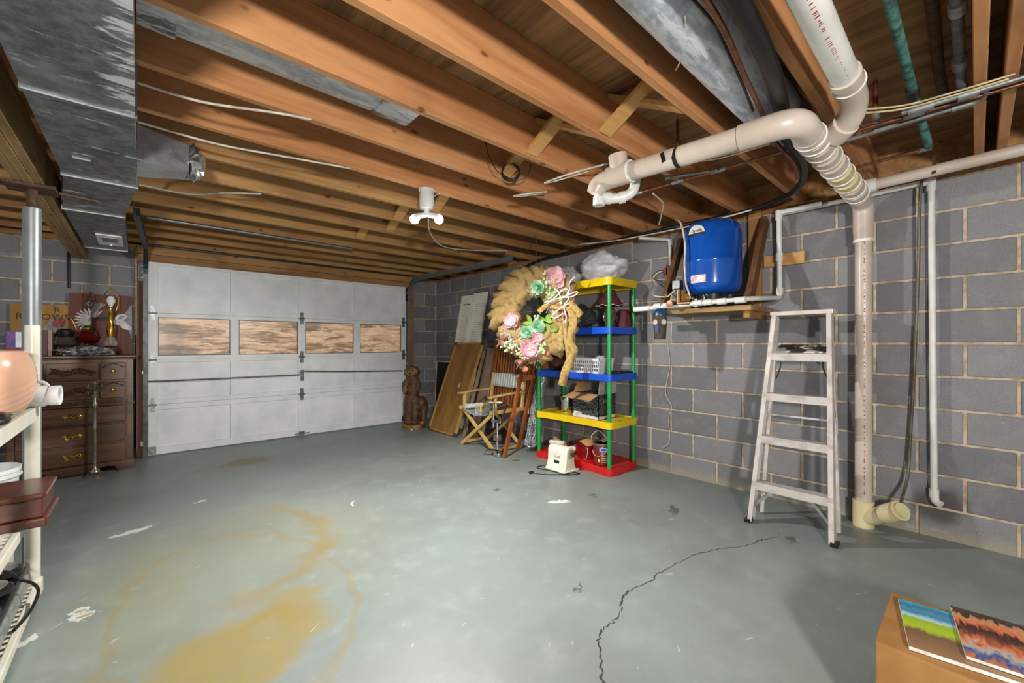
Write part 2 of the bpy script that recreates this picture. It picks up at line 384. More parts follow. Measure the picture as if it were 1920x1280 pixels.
def pane_mat():
    t = NT('weathered_film_pane'); co = t.coords('World', (2.2, 1, 14))
    n = t.noise(co, 1.3, 6, .65, .8); n2 = t.noise(co, 3.5, 4, .6); b = t.noise(t.coords('World'), 1.6, 3)
    c = t.mix(t.step(n, .36, .6), '8f735d', 'e3bf9f'); c = t.mix(t.math('MULTIPLY', t.step(n2, .56, .7), .8), c, 'f0d9c0')
    c = t.mix(t.math('MULTIPLY', t.step(b, .56, .68), .6), c, '6a6258')
    e = t.new('ShaderNodeMix', data_type='RGBA'); t.lk(c, t.b.inputs['Emission Color']); t.b.inputs['Emission Strength'].default_value = .22  # weak emission stands in for daylight coming through the panes
    return t.done(c, .25, 0, .5)
m_pane = pane_mat()
def stripes(name, cols, axis, period, kind='Object'):
    t = NT(name); s = t.new('ShaderNodeSeparateXYZ'); t.lk(t.coords(kind), s.inputs[0])
    f = t.math('FRACT', t.math('DIVIDE', s.outputs[axis], period))
    return t.done(t.mix(t.step(f, .45, .55), *cols), .85)
m_stripe = stripes('striped_canvas', ('d9d8d0', '9aa6a2'), 1, .045)
def swirl_mat():
    t = NT('black_swirl_print'); co = t.coords()
    wv = t.new('ShaderNodeTexWave', wave_type='RINGS'); t.lk(co, wv.inputs['Vector']); wv.inputs['Scale'].default_value = 9; wv.inputs['Distortion'].default_value = 12; wv.inputs['Detail'].default_value = 1; wv.inputs['Detail Scale'].default_value = 2.5
    s = t.new('ShaderNodeSeparateXYZ'); t.lk(co, s.inputs[0])
    c = t.mix(t.step(wv.outputs['Fac'], .45, .6), '17181a', '50545a')
    c = t.mix(t.step(t.math('ADD', s.outputs[2], t.math('MULTIPLY', t.noise(co, 25), .03)), .052, .046), c, 'd5d2cb')
    return t.done(c, .55)
m_swirl = swirl_mat()
# ------------------------------------------------------------------ STRUCTURE
XW, YB = 3.705, 5.935      # right wall face, back wall face
JZ, JT = 2.255, 2.49       # joist underside / subfloor underside
floor = MB().grid(lambda a, b: (-2.2+a*6.1, -1.6+b*7.8, 0), 8, 8).build('floor', m_floor); solid(floor)
# crack in the floor
cr = [(2.99, .813), (2.85, .87), (2.712, .902), (2.55, .99), (2.362, 1.062), (2.125, 1.083), (2.04, 1.10), (1.967, 1.088), (1.803, 1.11), (1.709, 1.108), (1.62, 1.05), (1.535, 1.035), (1.46, 1.035), (1.39, 1.012), (1.308, .934), (1.229, .872), (1.1, .80)]
pts = []
for i in range(len(cr)-1):
    for k in range(7):
        t = k/7; pts.append((cr[i][0]*(1-t)+cr[i+1][0]*t+random.uniform(-.008, .008), cr[i][1]*(1-t)+cr[i+1][1]*t+random.uniform(-.008, .008)))
mb = MB(); vs = []
for i, p in enumerate(pts):
    a = pts[max(i-1, 0)]; b = pts[min(i+1, len(pts)-1)]; d = Vector((b[0]-a[0], b[1]-a[1], 0)).normalized(); nn = Vector((-d.y, d.x, 0))
    wd = random.uniform(.0012, .0035)*(1.6 if .75 < i/len(pts) or .5 < i/len(pts) < .62 else 1)
    vs += [Vector((*p, .0006))+nn*wd, Vector((*p, .0006))-nn*wd]
mb.add(vs, [(2*i, 2*i+1, 2*i+3, 2*i+2) for i in range(len(pts)-1)]).build('crack', m_crack, floor)
# block walls
def block_mesh(L, H, D=.03, name='block'):
    b = MB().box(-L/2, L/2, -D/2, D/2, -H/2, H/2).mesh(name, None, 0)
    bm = bmesh.new(); bm.from_mesh(b)
    bmesh.ops.bevel(bm, geom=list(bm.edges), offset=.004, segments=1, affect='EDGES'); bm.to_mesh(b); bm.free()
    b.materials.append(m_block); return b
_bm = {}
def get_block(L, H):
    k = (round(L, 3), round(H, 3))
    if k not in _bm: _bm[k] = block_mesh(L, H)
    return _bm[k]
RZ = [(-.02, .184)]+[(.184+.2032*i, .184+.2032*(i+1)) for i in range(10)]
def lay(parent, s0, s1, off_even, off_odd, place, gap=.014):
    for r, (z0, z1) in enumerate(RZ):
        row = r-1; off = off_even if row % 2 == 0 else off_odd
        k0 = math.floor((s0-off)/.4064)
        e = off+k0*.4064
        while e < s1:
            a, b = max(e, s0), min(e+.4064, s1); e += .4064
            if b-a < .03: continue
            o = dup(get_block(b-a-gap, z1-z0-gap), 'block', None, parent, (0, 0, 0)); place(o, (a+b)/2, (z0+z1)/2)
wall_right = MB().box(XW+.004, XW+.2, -1.3, YB+.3, -.05, 2.216).build('wall_right', m_mortar); solid(wall_right)
def pr(o, s, z): o.location = (XW+.013+random.uniform(-.001, .001), s, z); o.rotation_euler = (0, 0, PI/2)
lay(wall_right, -1.25, YB, 2.0757, 2.0757+.2032, pr)
MB().box(XW-.0, XW+.16, -1.3, YB, 2.217, 2.254).build('sill_plate', m_stud, wall_right)
wall_back = MB().box(-1.9, -.02, YB+.004, YB+.2, -.05, 2.216).box(3.24, XW+.01, YB+.004, YB+.2, -.05, 2.216).build('wall_back', m_mortar); solid(wall_back)
def pb(o, s, z): o.location = (s, YB+.013+random.uniform(-.001, .001), z)
lay(wall_back, -1.9, -.03, -.23, -.431, pb)
lay(wall_back, 3.25, XW, 3.487, 3.487-.2032-.005, pb)
# ceiling: plywood sheets, joists, bridging
ceiling = structure('ceiling', (0, 0, JT))
for ix in range(3):
    for iy in range(4):
        x0, y0 = -2.2+ix*2.03, -1.4+iy*1.86
        MB().box(x0, x0+2.025, y0, y0+1.855, JT, JT+.018).build('plywood_sheet', m_ply, ceiling, smooth=0)
JY = [.035+.4064*k for k in range(-3, 15)]; JY[3] = -.03
jm = MB().box(-2.2, XW+.12, 0, .038, JZ-JT, 0).mesh('joist', None, 0); bj = bmesh.new(); bj.from_mesh(jm)
bmesh.ops.bevel(bj, geom=list(bj.edges), offset=.003, segments=1, affect='EDGES'); bj.to_mesh(jm); bj.free(); jm.materials.append(m_joist)
jm2 = jm.copy(); jm2.materials.clear(); jm2.materials.append(m_joist_old)
for k, y in enumerate(JY+[-.112]): dup(jm if y < 2.6 else jm2, 'joist', None, ceiling, (0, y, 0))
MB().box(XW+.125, XW+.165, -1.3, YB+.1, JZ, JT).build('rim_board', m_joist_old, ceiling)
for k in range(5, 13):
    y0, y1 = JY[k]+.038, JY[k+1]; x = 1.78 if k % 2 else 1.66
    if k in (8,): continue
    for s in (0, 1):
        za, zb = (JZ+.015, JT-.015) if s else (JT-.015, JZ+.015)
        MB().bar((x+.07*s, y0+.002, za), (x+.07*s, y1-.002, zb), .085, .019, (1, 0, 0)).build('bridging', m_brace, ceiling, smooth=0)
# dropped beam of three planks on a steel post
beam = thing('ceiling_beam', 'built-up beam of three brown planks resting on the grey steel post', 'beam', (-.44, 2.4, 2.05))
for i in range(3): MB().box(-.38-.039*(i+1)+.0015, -.38-.039*i, -1.3, YB-.055, 2.05-.003*(i == 1), JZ-.002).build('plank', m_beam, beam, smooth=0, bevel=.003)
post = thing('support_post', 'round grey steel support post with rusty top plate under the beam', 'post', (-.435, 3.37, 0))
MB().cyl((-.435, 3.37, .01), (-.435, 3.37, 1.93), .036, n=28).build('column', m_postgrey, post)
MB().cyl((-.435, 3.37, 1.93), (-.435, 3.37, 2.03), .021, n=16).build('screw', m_rust, post)
MB().box(-.53, -.34, 3.29, 3.45, 2.03, 2.0465).bar((-.34, 3.40, 2.04), (-.17, 3.44, 2.04), .02, .012).build('top_plate', m_rust, post)
# door trim
o = MB().box(-.018, .035, 5.835, 5.93, 0, 2.07).build('trim_1', m_jamb, bevel=.003); solid(o)
o = MB().box(3.165, 3.24, 5.85, 5.93, 0, 2.07).build('trim_2', m_stud, bevel=.003); solid(o)
o = MB().box(-.02, 3.25, 5.865, 5.93, 2.07, 2.16).box(-.02, 3.25, 5.872, 5.93, 2.165, 2.252).build('trim_3', m_joist_old, bevel=.003); solid(o)
# ------------------------------------------------------------------ garage door
door = structure('door_1', (1.58, 5.84, 0))
DX = [(.15, .806), (.89, 1.545), (1.634, 2.271), (2.367, 3.005)]
secs = [(0.012, .545, .085, .49), (.548, 1.03, .60, 1.0), (1.033, 1.53, 1.072, 1.488), (1.533, 2.075, 1.578, 2.04)]
for si, (z0, z1, p0, p1) in enumerate(secs):
    xs = [.07, DX[0][0], DX[0][1], DX[1][0], DX[1][1], DX[2][0], DX[2][1], DX[3][0], DX[3][1], 3.08]
    mb = MB().box(.07, 3.08, 5.82, 5.86, z0, p0).box(.07, 3.08, 5.82, 5.86, p1, z1)
    for i in range(0, 10, 2): mb.box(xs[i], xs[i+1], 5.82, 5.86, p0, p1)
    sec = mb.build('door_section', m_door, door, smooth=0)
    for (a, b) in DX:
        if si == 2:
            MB().box(a, b, 5.832, 5.838, p0, p1).build('window_pane', m_pane, sec, smooth=0, label='streaky tan glazing panel')
            MB().box(a, b, 5.823, 5.834, p0, p0+.008).box(a, b, 5.823, 5.834, p1-.008, p1).box(a, a+.008, 5.823, 5.834, p0, p1).box(b-.008, b, 5.823, 5.834, p0, p1).build('glazing_bead', m_dksteel, sec, smooth=0)
        else:
            MB().box(a, b, 5.838, 5.855, p0, p1).build('panel', m_door, sec, smooth=0, bevel=.002)
def hinge(x, z, wd=.07):
    mb = MB().box(x-.02, x+.02, 5.812, 5.82, z-.075, z+.075).cyl((x-wd/2, 5.806, z), (x+wd/2, 5.806, z), .009, n=10)
    for dz in (-.055, .055): mb.cyl((x, 5.812, z+dz), (x, 5.806, z+dz), .007, n=8)
    mb.build('hinge', m_steel, door)
for z in (.546, 1.031, 1.531):
    for x in (.105, 1.59, 3.045): hinge(x, z)
MB().box(1.555, 1.625, 5.81, 5.82, .02, .06).cyl((1.5, 5.808, .035), (1.68, 5.808, .035), .006, n=8).build('bottom_bracket', m_steel, door)
for x in (.10, 3.05): MB().box(x-.035, x+.035, 5.80, 5.82, .02, .10).build('corner_bracket', m_steel, door)
MB().tube(curve([(.06, 5.80, .80), (.6, 5.80, .797), (1.2, 5.80, .80), (1.56, 5.80, .80)], 4), .009, 8).build('lock_bar', m_steel, door)
MB().tube(curve([(1.60, 5.80, .845), (2.2, 5.80, .815), (3.02, 5.80, .79)], 4), .009, 8).build('lock_bar', m_steel, door)
MB().box(1.575, 1.615, 5.80, 5.82, .72, .86).bar((1.55, 5.79, .83), (1.65, 5.79, .85), .015, .012).cyl((1.595, 5.795, .82), (1.595, 5.82, .82), .018, n=12).build('lock_handle', m_steel, door)
def track(x, s, end, mat):
    path = [(x, 5.79, .0), (x, 5.79, 1.88)]+[(x, 5.79-.30*(1-math.cos(a)), 1.88+.30*math.sin(a)) for a in [PI/2*i/8 for i in range(1, 9)]]+[end]
    mb = MB()
    for i in range(len(path)-1): mb.bar(path[i], path[i+1], .012, .06, (1, 0, 0)); 
    for i in range(len(path)-1):
        a, b = Vector(path[i]), Vector(path[i+1]); d = (b-a).normalized(); nrm = Vector((1, 0, 0)).cross(d)*.028
        for q in (-1, 1): mb.bar(a+nrm*q+Vector((-s*.015, 0, 0)), b+nrm*q+Vector((-s*.015, 0, 0)), .035, .005, (1, 0, 0))
    mb.build('door_track', mat, door, smooth=0)
    mb = MB().box(x-.045, x-.04, 5.80, 5.83, 1.86, 2.06).box(x-.045, x+.02, 5.805, 5.81, 1.86, 2.06)
    mb.build('track_plate', m_dksteel, door, smooth=0)
    for z in (1.90, 1.96, 2.02): MB().cyl((x-.012, 5.804, z), (x-.012, 5.80, z), .008, n=8).build('bolt', m_chrome, door)
    MB().bar((end[0], end[1]+.14, end[2]), (end[0], end[1]+.14, JZ), .03, .004, (0, 1, 0)).build('track_hanger', m_steel, door)
    MB().bar((x, 5.86, .15), (x, 5.79, .15), .05, .05).bar((x, 5.86, .9), (x, 5.79, .9), .03, .03).build('track_bracket', m_steel, door)
track(3.125, 1, (3.125, 3.42, 2.15), m_galv2); track(.035, -1, (-.03, 4.05, 2.16), m_dksteel)
MB().box(.03, 3.12, 5.775, 5.80, 2.24, 2.252).build('spring_bar', m_dksteel, door)
# top-of-wall closure over the back wall
MB().box(-1.9, XW+.15, YB+.03, YB+.07, 2.217, JT).box(-1.9, -.02, YB-.05, YB+.07, 2.217, 2.254).box(3.25, XW, YB-.05, YB+.07, 2.217, 2.254).build('rim_board', m_joist_old, ceiling)
# ------------------------------------------------------------------ ducts
duct = thing('supply_duct', 'long flat galvanised supply duct hung beside the plank beam', 'duct', (-.16, 2.0, 2.05))
dt = JZ-.003
DS = [(-1.2, -.295, -.012, .35, -.295, -.012), (.35, -.295, -.012, 2.10, -.295, -.012), (2.10, -.295, -.012, 3.04, -.29, -.010), (3.04, -.29, -.010, 3.80, -.362, -.076), (3.80, -.362, -.076, 5.17, -.355, -.086)]
for (y0, a0, b0, y1, a1, b1) in DS:
    vs = [(a0, y0, 2.05), (b0, y0, 2.05), (b1, y1, 2.05), (a1, y1, 2.05), (a0, y0, dt), (b0, y0, dt), (b1, y1, dt), (a1, y1, dt)]
    MB().add(vs, [(3, 2, 1, 0), (4, 5, 6, 7), (0, 1, 5, 4), (1, 2, 6, 5), (2, 3, 7, 6), (3, 0, 4, 7)]).build('duct_section', m_galv, duct, smooth=0)
    e = .006
    MB().box(a1-e, b1+e, y1-.012, y1+.012, 2.05-e, 2.05).box(b1, b1+e, y1-.012, y1+.012, 2.05, dt).box(a1-e, a1, y1-.012, y1+.012, 2.05, dt).build('seam_cleat', m_galv2, duct, smooth=0)
reg = MB().box(-.256, -.104, 4.47, 4.90, 2.040, 2.0495).build('register', m_white, duct, smooth=0, bevel=.003, label='white ceiling register')
MB().box(-.225, -.135, 4.54, 4.73, 2.037, 2.041).build('grille', m_postgrey, reg, smooth=0)
MB().cyl((-.18, 4.85, 2.04), (-.18, 4.85, 2.028), .008, n=8).build('lever', m_white, reg)
for x, y in ((-.20, 2.72), (-.02, 2.55)): MB().bar((x-.03, y, 2.047), (x+.03, y+.005, 2.047), .012, .006).build('strap_end', m_galv2, duct)
stub = thing('branch_duct_stub', 'short galvanised duct stub with crumpled foil end sticking out of the main duct', 'duct', (.1, 2.75, 2.06))
vs = [(-.008, 2.62, 2.06), (-.008, 2.86, 2.06), (-.008, 2.86, 2.235), (-.008, 2.62, 2.235), (.19, 2.66, 2.085), (.19, 2.82, 2.085), (.19, 2.82, 2.215), (.19, 2.66, 2.215)]
MB().add(vs, [(0, 1, 2, 3), (7, 6, 5, 4), (0, 4, 5, 1), (1, 5, 6, 2), (2, 6, 7, 3), (3, 7, 4, 0)]).build('stub', m_galv2, stub, smooth=0)
m_foil = plain('aluminium_foil', 'c3c5c8', .22, .9, '85888c', 30)
mb = MB().sph((0, 0, 0), (1, 1, 1), 20, 14)
for v in mb.v:
    p = Vector(v); k = 1+.28*mnoise.noise(p*2.7+Vector((3, 1, 2)))+.15*mnoise.noise(p*6)
    v.x, v.y, v.z = .215+p.x*.048*k, 2.74+p.y*.10*k, 2.15+p.z*.085*k
mb.build('foil_cap', m_foil, stub, smooth=0, label='crumpled silver foil')
bay = thing('joist_bay_duct', 'rectangular frosted galvanised duct tucked between two joists', 'duct', (.5, 1.88, 2.29))
MB().box(-.008, .86, 1.73, 1.97, 2.345, 2.485).build('duct_section', m_galvw, bay, smooth=0)
MB().box(.855, 1.05, 1.72, 1.98, 2.335, 2.488).build('boot', m_galv, bay, smooth=0, bevel=.01)
MB().box(-.008, .10, 1.72, 1.98, 2.335, 2.488).build('collar', m_galv, bay, smooth=0)
rd = thing('round_duct', 'round galvanised duct with chalky white bloom running between joists', 'duct', (1.3, .655, 2.22))
MB().cyl((.0, .655, 2.335), (2.32, .655, 2.335), .112, n=40).build('pipe', m_galvw, rd)
MB().tube([(2.32, .655, 2.335), (2.36, .655, 2.335), (2.52, .655, 2.35)], [.116, .116, .118], 32).build('elbow', m_galv2, rd)
MB().tube(bend([(1.28, .60, 2.224), (1.5, .72, 2.24), (1.62, .80, 2.30)], .1), .003, 6).build('hanger_wire', m_wcable, rd)
MB().cyl((.05, 4.52, 2.243), (1.75, 4.52, 2.243), .011, n=12).solo('conduit', m_galv2, 'thin grey metal conduit strapped under the joists before the garage door', 'conduit')
# ------------------------------------------------------------------ drain pipes
drain = thing('drain_stack', 'large cream plastic drain pipe with many couplings and wall stack', 'pipe', (3.58, .49, 0))
R4 = .050
A, B, C, D = Vector((1.985, 1.33, 2.13)), Vector((2.03, .60, 2.12)), Vector((2.16, .487, 2.12)), Vector((3.42, .50, 2.135))
MB().cyl((1.987, 1.30, 2.13), (2.025, .66, 2.12), R4, n=32).build('pipe', m_pvc, drain)
elb = bend([(2.022, .70, 2.12), (2.032, .485, 2.12), (2.22, .488, 2.12)], .15, 10)
MB().tube(elb, .057, 32).build('elbow', m_pvc, drain)
MB().cyl((2.2, .488, 2.12), (3.46, .50, 2.132), R4, n=32).build('pipe', m_pvc, drain)
for i, (xa, xb) in enumerate(((2.20, 2.235), (2.27, 2.31), (2.36, 2.42), (2.50, 2.56), (2.64, 2.72), (2.80, 2.88), (2.98, 3.05), (3.13, 3.2), (3.26, 3.33))):
    yy = .489; zz = 2.12+.012*(xa-2.2)/1.26
    MB().cyl((xa, yy, zz), (xb, yy, zz), R4+.010, n=32).build('coupling', m_pvcy if i in (5, 6) else m_pvc, drain)
    MB().lathe([(R4+.004, 0), (R4+.0145, .001), (R4+.0145, .010), (R4+.004, .011)], (xb, yy, zz), 32, (1, 0, 0)).build('cement_ring', m_purple, drain)
MB().tube(bend([(3.42, .495, 2.132), (3.58, .49, 2.12), (3.58, .49, 1.93)], .13, 10), .055, 32).build('elbow', m_pvc, drain)
MB().cyl((3.58, .49, .16), (3.58, .49, 1.98), .0445, n=32).build('stack_pipe', m_pvc, drain)
for za, zb in ((1.88, 1.96),): MB().cyl((3.58, .49, za), (3.58, .49, zb), .0525, n=32).build('coupling', m_pvc, drain)
MB().lathe([(.04, 0), (.054, .002), (.054, .02), (.04, .022)], (3.58, .49, 1.865), 32).build('cement_ring', m_purple, drain)
MB().cyl((3.58, .49, 0), (3.58, .49, .17), .056, n=32).cyl((3.575, .47, .06), (3.50, .36, .145), .05, n=28).build('wye_fitting', m_pvcy, drain, label='yellowed cleanout wye at the floor')
MB().cyl((3.512, .378, .13), (3.46, .303, .188), .057, n=28).cyl((3.46, .303, .188), (3.452, .291, .197), .045, n=28).build('cleanout_cap', m_pvcy, drain)
m_redink = plain('red_ink', 'a8343c', .6)
mb = MB(); d = Vector((-3.58, -.49, 0)).normalized()
d = (d+Vector((d.y, -d.x, 0))*-.1).normalized(); tn = Vector((-d.y, d.x, 0))
for i in range(120):
    z = .22+i*.0138
    if random.random() < .25: continue
    c = Vector((3.58, .49, z))+d*.0447; mb.bar(c, c+UZ*random.uniform(.004, .009), random.uniform(.004, .008), .0008, tn)
mb.build('red_print', m_redink, drain, smooth=0)['kind'] = 'stuff'
# tee and trap at the far end
MB().cyl((1.990, 1.23, 2.13), (1.982, 1.36, 2.13), .058, n=32).build('tee', m_pvc, drain)
MB().cyl((1.986, 1.295, 2.13), (1.968, 1.30, 2.235), .050, n=28).build('tee_branch', m_pvc, drain)
MB().lathe([(.045, 0), (.0605, .001), (.0605, .009), (.045, .010)], (1.990, 1.225, 2.13), 32, (-.04, 1, 0)).build('cement_ring', m_purple, drain)
MB().tube(bend([(1.984, 1.34, 2.125), (1.975, 1.42, 2.12), (1.96, 1.45, 2.06)], .06), [.052]*8+[.045], 24).build('reducer', m_pvc, drain)
MB().tube(bend([(1.965, 1.44, 2.085), (2.03, 1.43, 2.04), (2.10, 1.36, 2.045), (2.13, 1.30, 2.07), (2.14, 1.28, 2.20)], .05), .028, 20).build('trap', m_wpvc, drain)
for p, q in (((2.03, 1.425, 2.045), (2.055, 1.405, 2.043)), ((2.09, 1.37, 2.045), (2.11, 1.345, 2.05)), ((2.0, 1.445, 2.05), (2.0, 1.447, 2.0))): MB().cyl(p, q, .034, n=20).build('trap_nut', m_wpvc, drain)
for a in (0, 1):
    MB().cyl((2.006+.003*a, .985-.085*a-.02, 2.124), (2.007+.003*a, .985-.085*a, 2.124), R4+.0012, n=32).build('tape_band', m_black, drain) if a == 0 else MB().bar((1.948, 1.02, 2.10), (1.953, 1.035, 2.15), .018, .004, (0, 1, 0)).build('tape_strip', m_black, drain)
vent = thing('vent_pipe', 'white plastic vent pipe with red print joining the cream drain', 'pipe', (1.6, .325, 2.2))
MB().cyl((.2, .322, 2.21), (2.02, .326, 2.205), .044, n=28).build('pipe', m_wpvc, vent)
MB().cyl((1.98, .326, 2.205), (2.05, .326, 2.204), .052, n=28).build('hub', m_pvc, vent)
MB().tube(bend([(2.03, .326, 2.204), (2.20, .326, 2.195), (2.30, .36, 2.15), (2.37, .45, 2.13)], .09, 8), .046, 24).build('elbow', m_pvc, vent)
MB().lathe([(.04, 0), (.056, .001), (.056, .008), (.04, .009)], (2.05, .326, 2.204), 28, (1, 0, 0)).build('cement_ring', m_purple, vent)
MB().cyl((2.29, .37, 2.15), (2.345, .42, 2.136), .053, n=24).build('hub', m_pvc, vent)
mb = MB(); d = Vector((0, -.35, -1)).normalized()
for i in range(90):
    x = .9+i*.0118
    if random.random() < .2: continue
    c = Vector((x, .325, 2.207))+d*.0445; mb.bar(c, c+Vector((random.uniform(.003, .007), 0, 0)), random.uniform(.006, .012), .0008, (0, 1, -.35))
mb.build('red_print', m_redink, vent, smooth=0)['kind'] = 'stuff'
wp = thing('wall_waste_pipe', 'cream plastic waste pipe running under the joists to the drain stack', 'pipe', (3.36, .1, 2.17))
MB().cyl((3.37, .46, 2.17), (3.34, -1.2, 2.205), .032, n=24).build('pipe', m_pvc, wp)
MB().cyl((3.37, .46, 2.17), (3.37, .40, 2.171), .041, n=24).build('hub', m_wpvc, wp)
tp = thing('thin_drop_pipe', 'thin white pipe along the wall top dropping to an open end by the floor', 'pipe', (3.65, .18, .22))
MB().tube(bend([(3.655, 1.0, 2.185), (3.655, .55, 2.19), (3.655, .182, 2.20), (3.655, .170, .30)], .02), .0165, 16).build('pipe', m_wpvc, tp)
MB().cyl((3.655, .215, 2.20), (3.655, .16, 2.20), .023, n=18).cyl((3.655, .182, 2.215), (3.655, .182, 2.14), .023, n=18).build('elbow', m_wpvc, tp)
MB().cyl((3.655, .170, .31), (3.655, .170, .262), .0225, n=18).tube(bend([(3.655, .17, .27), (3.655, .165, .235), (3.64, .14, .225)], .02), .021, 16).build('end_elbow', m_wpvc, tp)
MB().tube(curve([(3.60, .21, 2.25), (3.612, .228, 2.1), (3.65, .24, 1.6), (3.66, .255, 1.1), (3.66, .275, .6), (3.62, .285, .36), (3.52, .30, .25), (3.47, .305, .21)], 8), .0085, 10).solo('drip_hose', plain('brown_vinyl', '5a5040', .35), 'thin brown vinyl hose hanging on the wall into the cleanout', 'hose')
# supply pipes
def pipe(name, pts, r, mat, label, cat='pipe', fit=(), fr=1.5, fm=None, rnd=.02, group=None):
    t = thing(name, label, cat, pts[0], group)
    MB().tube(bend(pts, rnd), r, 14).build('pipe', mat, t)
    for p, q in fit: MB().cyl(p, q, r*fr, n=14).build('fitting', fm or m_solder, t)
    return t
pipe('copper_pipe', [(2.575, 1.56, 2.236), (2.61, .68, 2.236), (2.66, -.5, 2.236)], .0085, m_copper, 'copper water pipe passing behind the cream drain pipe', fit=[((2.585, 1.30, 2.236), (2.588, 1.22, 2.236)), ((2.60, 1.06, 2.236), (2.602, .98, 2.236)), ((2.575, 1.57, 2.236), (2.577, 1.50, 2.236)), ((2.63, .22, 2.236), (2.632, .15, 2.236))])
pipe('copper_pipe', [(2.45, 1.25, 2.225), (2.59, 1.02, 2.236)], .0085, m_solder, 'short tinned branch pipe meeting the copper pipe near black tape', fit=[((2.44, 1.27, 2.225), (2.46, 1.235, 2.225))])
pipe('copper_pipe', [(2.31, 1.128, JT-.01), (2.31, 1.128, 2.23), (2.45, 1.24, 2.225)], .0085, m_copper, 'upright copper riser coming through the plywood above the drain pipe')
pipe('copper_pipe', [(2.72, .52, 2.24), (2.70, .05, 2.238), (2.69, -.02, 2.238), (2.60, -.03, 2.238)], .0095, m_solder, 'tinned pipe with copper end crossing under the green pipe', fit=[((2.712, .33, 2.246), (2.708, .24, 2.247)), ((2.70, .07, 2.238), (2.699, .0, 2.238))])
pipe('copper_pipe', [(2.705, .325, 2.25), (2.70, .325, JT-.01)], .0105, m_copper, 'copper riser with soldered tee beside the drain couplings', fit=[((2.705, .325, 2.25), (2.705, .325, 2.33))])
pipe('copper_pipe', [(2.565, .22, 2.232), (2.585, -.6, 2.232)], .0115, m_solder, 'shiny tinned pipe meeting the black iron valve', fit=[((2.57, .20, 2.232), (2.572, .12, 2.232)), ((2.575, .05, 2.232), (2.576, -.01, 2.232))], fr=1.7)
pipe('copper_pipe', [(3.06, .52, 2.20), (3.03, .15, 2.20)], .0085, m_copper, 'dark copper pipe running towards the bottom of the green pipe', fit=[((3.04, .20, 2.20), (3.03, .15, 2.20))])
pipe('green_pipe', [(.9, .188, 2.31), (2.58, .183, 2.305), (2.75, .175, 2.27), (3.02, .158, 2.205)], .0165, m_green, 'thick corroded green copper pipe', fit=[((2.52, .184, 2.306), (2.60, .183, 2.302)), ((2.70, .178, 2.28), (2.78, .172, 2.262))], fm=m_dksteel, fr=1.35)
pipe('iron_pipe', [(.9, .040, 2.32), (2.5, .042, 2.31), (2.56, .042, 2.28), (2.66, .03, 2.26)], .017, m_iron, 'black iron pipe with pale joint compound near the valve', fit=[((2.40, .042, 2.31), (2.47, .042, 2.31)), ((2.0, .04, 2.312), (2.06, .04, 2.312))], fr=1.4)
MB().tube(bend([(.9, .09, 2.42), (2.7, .11, 2.42), (3.2, .1, 2.43)], .05), .02, 10).solo('old_pipe', m_rust, 'dark rusty pipe close under the plywood behind the green pipe', 'pipe')
MB().bar((3.33, .155, 2.15), (3.36, .155, JZ), .016, .003, (0, 1, 0)).solo('pipe_strap', m_rust, 'small rusty strap holding the cream waste pipe', 'strap')
for k, (pts, lb) in enumerate(((
    [(2.36, .40, 2.245), (2.50, .22, 2.24), (2.53, .06, 2.24), (2.535, -.1, 2.24)], 'pair of pale flat cables crossing behind the green pipe'),
    ([(2.45, .70, 2.246), (2.42, .95, 2.244), (2.30, 1.13, 2.246)], 'pale yellow cable stapled under a joist near the black tape'),)):
    mb = MB(); mb.tube(curve(pts), .004, 6); mb.tube(curve([(p[0]+.02, p[1]+.015, p[2]-.004) for p in pts]), .004, 6)
    mb.solo('electric_cable', m_ycable, lb, 'cable')
# black insulated hose
hose = [(.6, .45, 2.215), (1.3, .458, 2.20), (1.75, .50, 2.21), (2.05, .55, 2.216), (2.30, .60, 2.20), (2.60, .61, 2.19), (2.90, .66, 2.20), (3.12, .73, 2.20), (3.30, .86, 2.20), (3.44, 1.08, 2.205), (3.50, 1.35, 2.215), (3.50, 1.8, 2.22), (3.52, 2.4, 2.215), (3.56, 3.0, 2.21), (3.60, 3.5, 2.195), (3.62, 3.85, 2.11), (3.62, 4.03, 1.92), (3.62, 4.12, 1.65), (3.62, 4.17, 1.35), (3.62, 4.2, .9), (3.62, 4.2, .02)]
hp = curve(hose, 8)
MB().tube(hp, [.030 if p.x < 2.3 else max(.016, .030-.012*(p.x-2.3)) for p in hp], 14).solo('black_hose', m_black, 'thick black insulated hose curving along the wall top and down by the shutters', 'hose')
MB().tube(curve([(.6, .52, 2.215), (1.25, .52, 2.20), (1.7, .573, 2.20), (2.02, .615, 2.205), (2.30, .655, 2.20), (2.62, .645, 2.165), (2.9, .69, 2.17)], 8), .010, 10).solo('copper_line', m_copper, 'copper refrigerant line beside the thick black hose', 'pipe')
MB().tube(curve([(.9, .56, 2.205), (1.3, .545, 2.205), (1.45, .56, 2.215), (1.75, .60, 2.21), (2.0, .64, 2.21)], 8), .005, 6).solo('thin_black_wire', m_black, 'thin black wire lying along the frosted round duct', 'cable')
MB().tube(curve([(3.40, 1.1, 2.19), (3.465, 1.5, 2.188), (3.465, 2.0, 2.19), (3.45, 2.35, 2.20), (3.40, 2.7, 2.225)], 6), .006, 8).solo('white_tube', m_wcable, 'white cable following the black hose above the blue tank', 'cable')
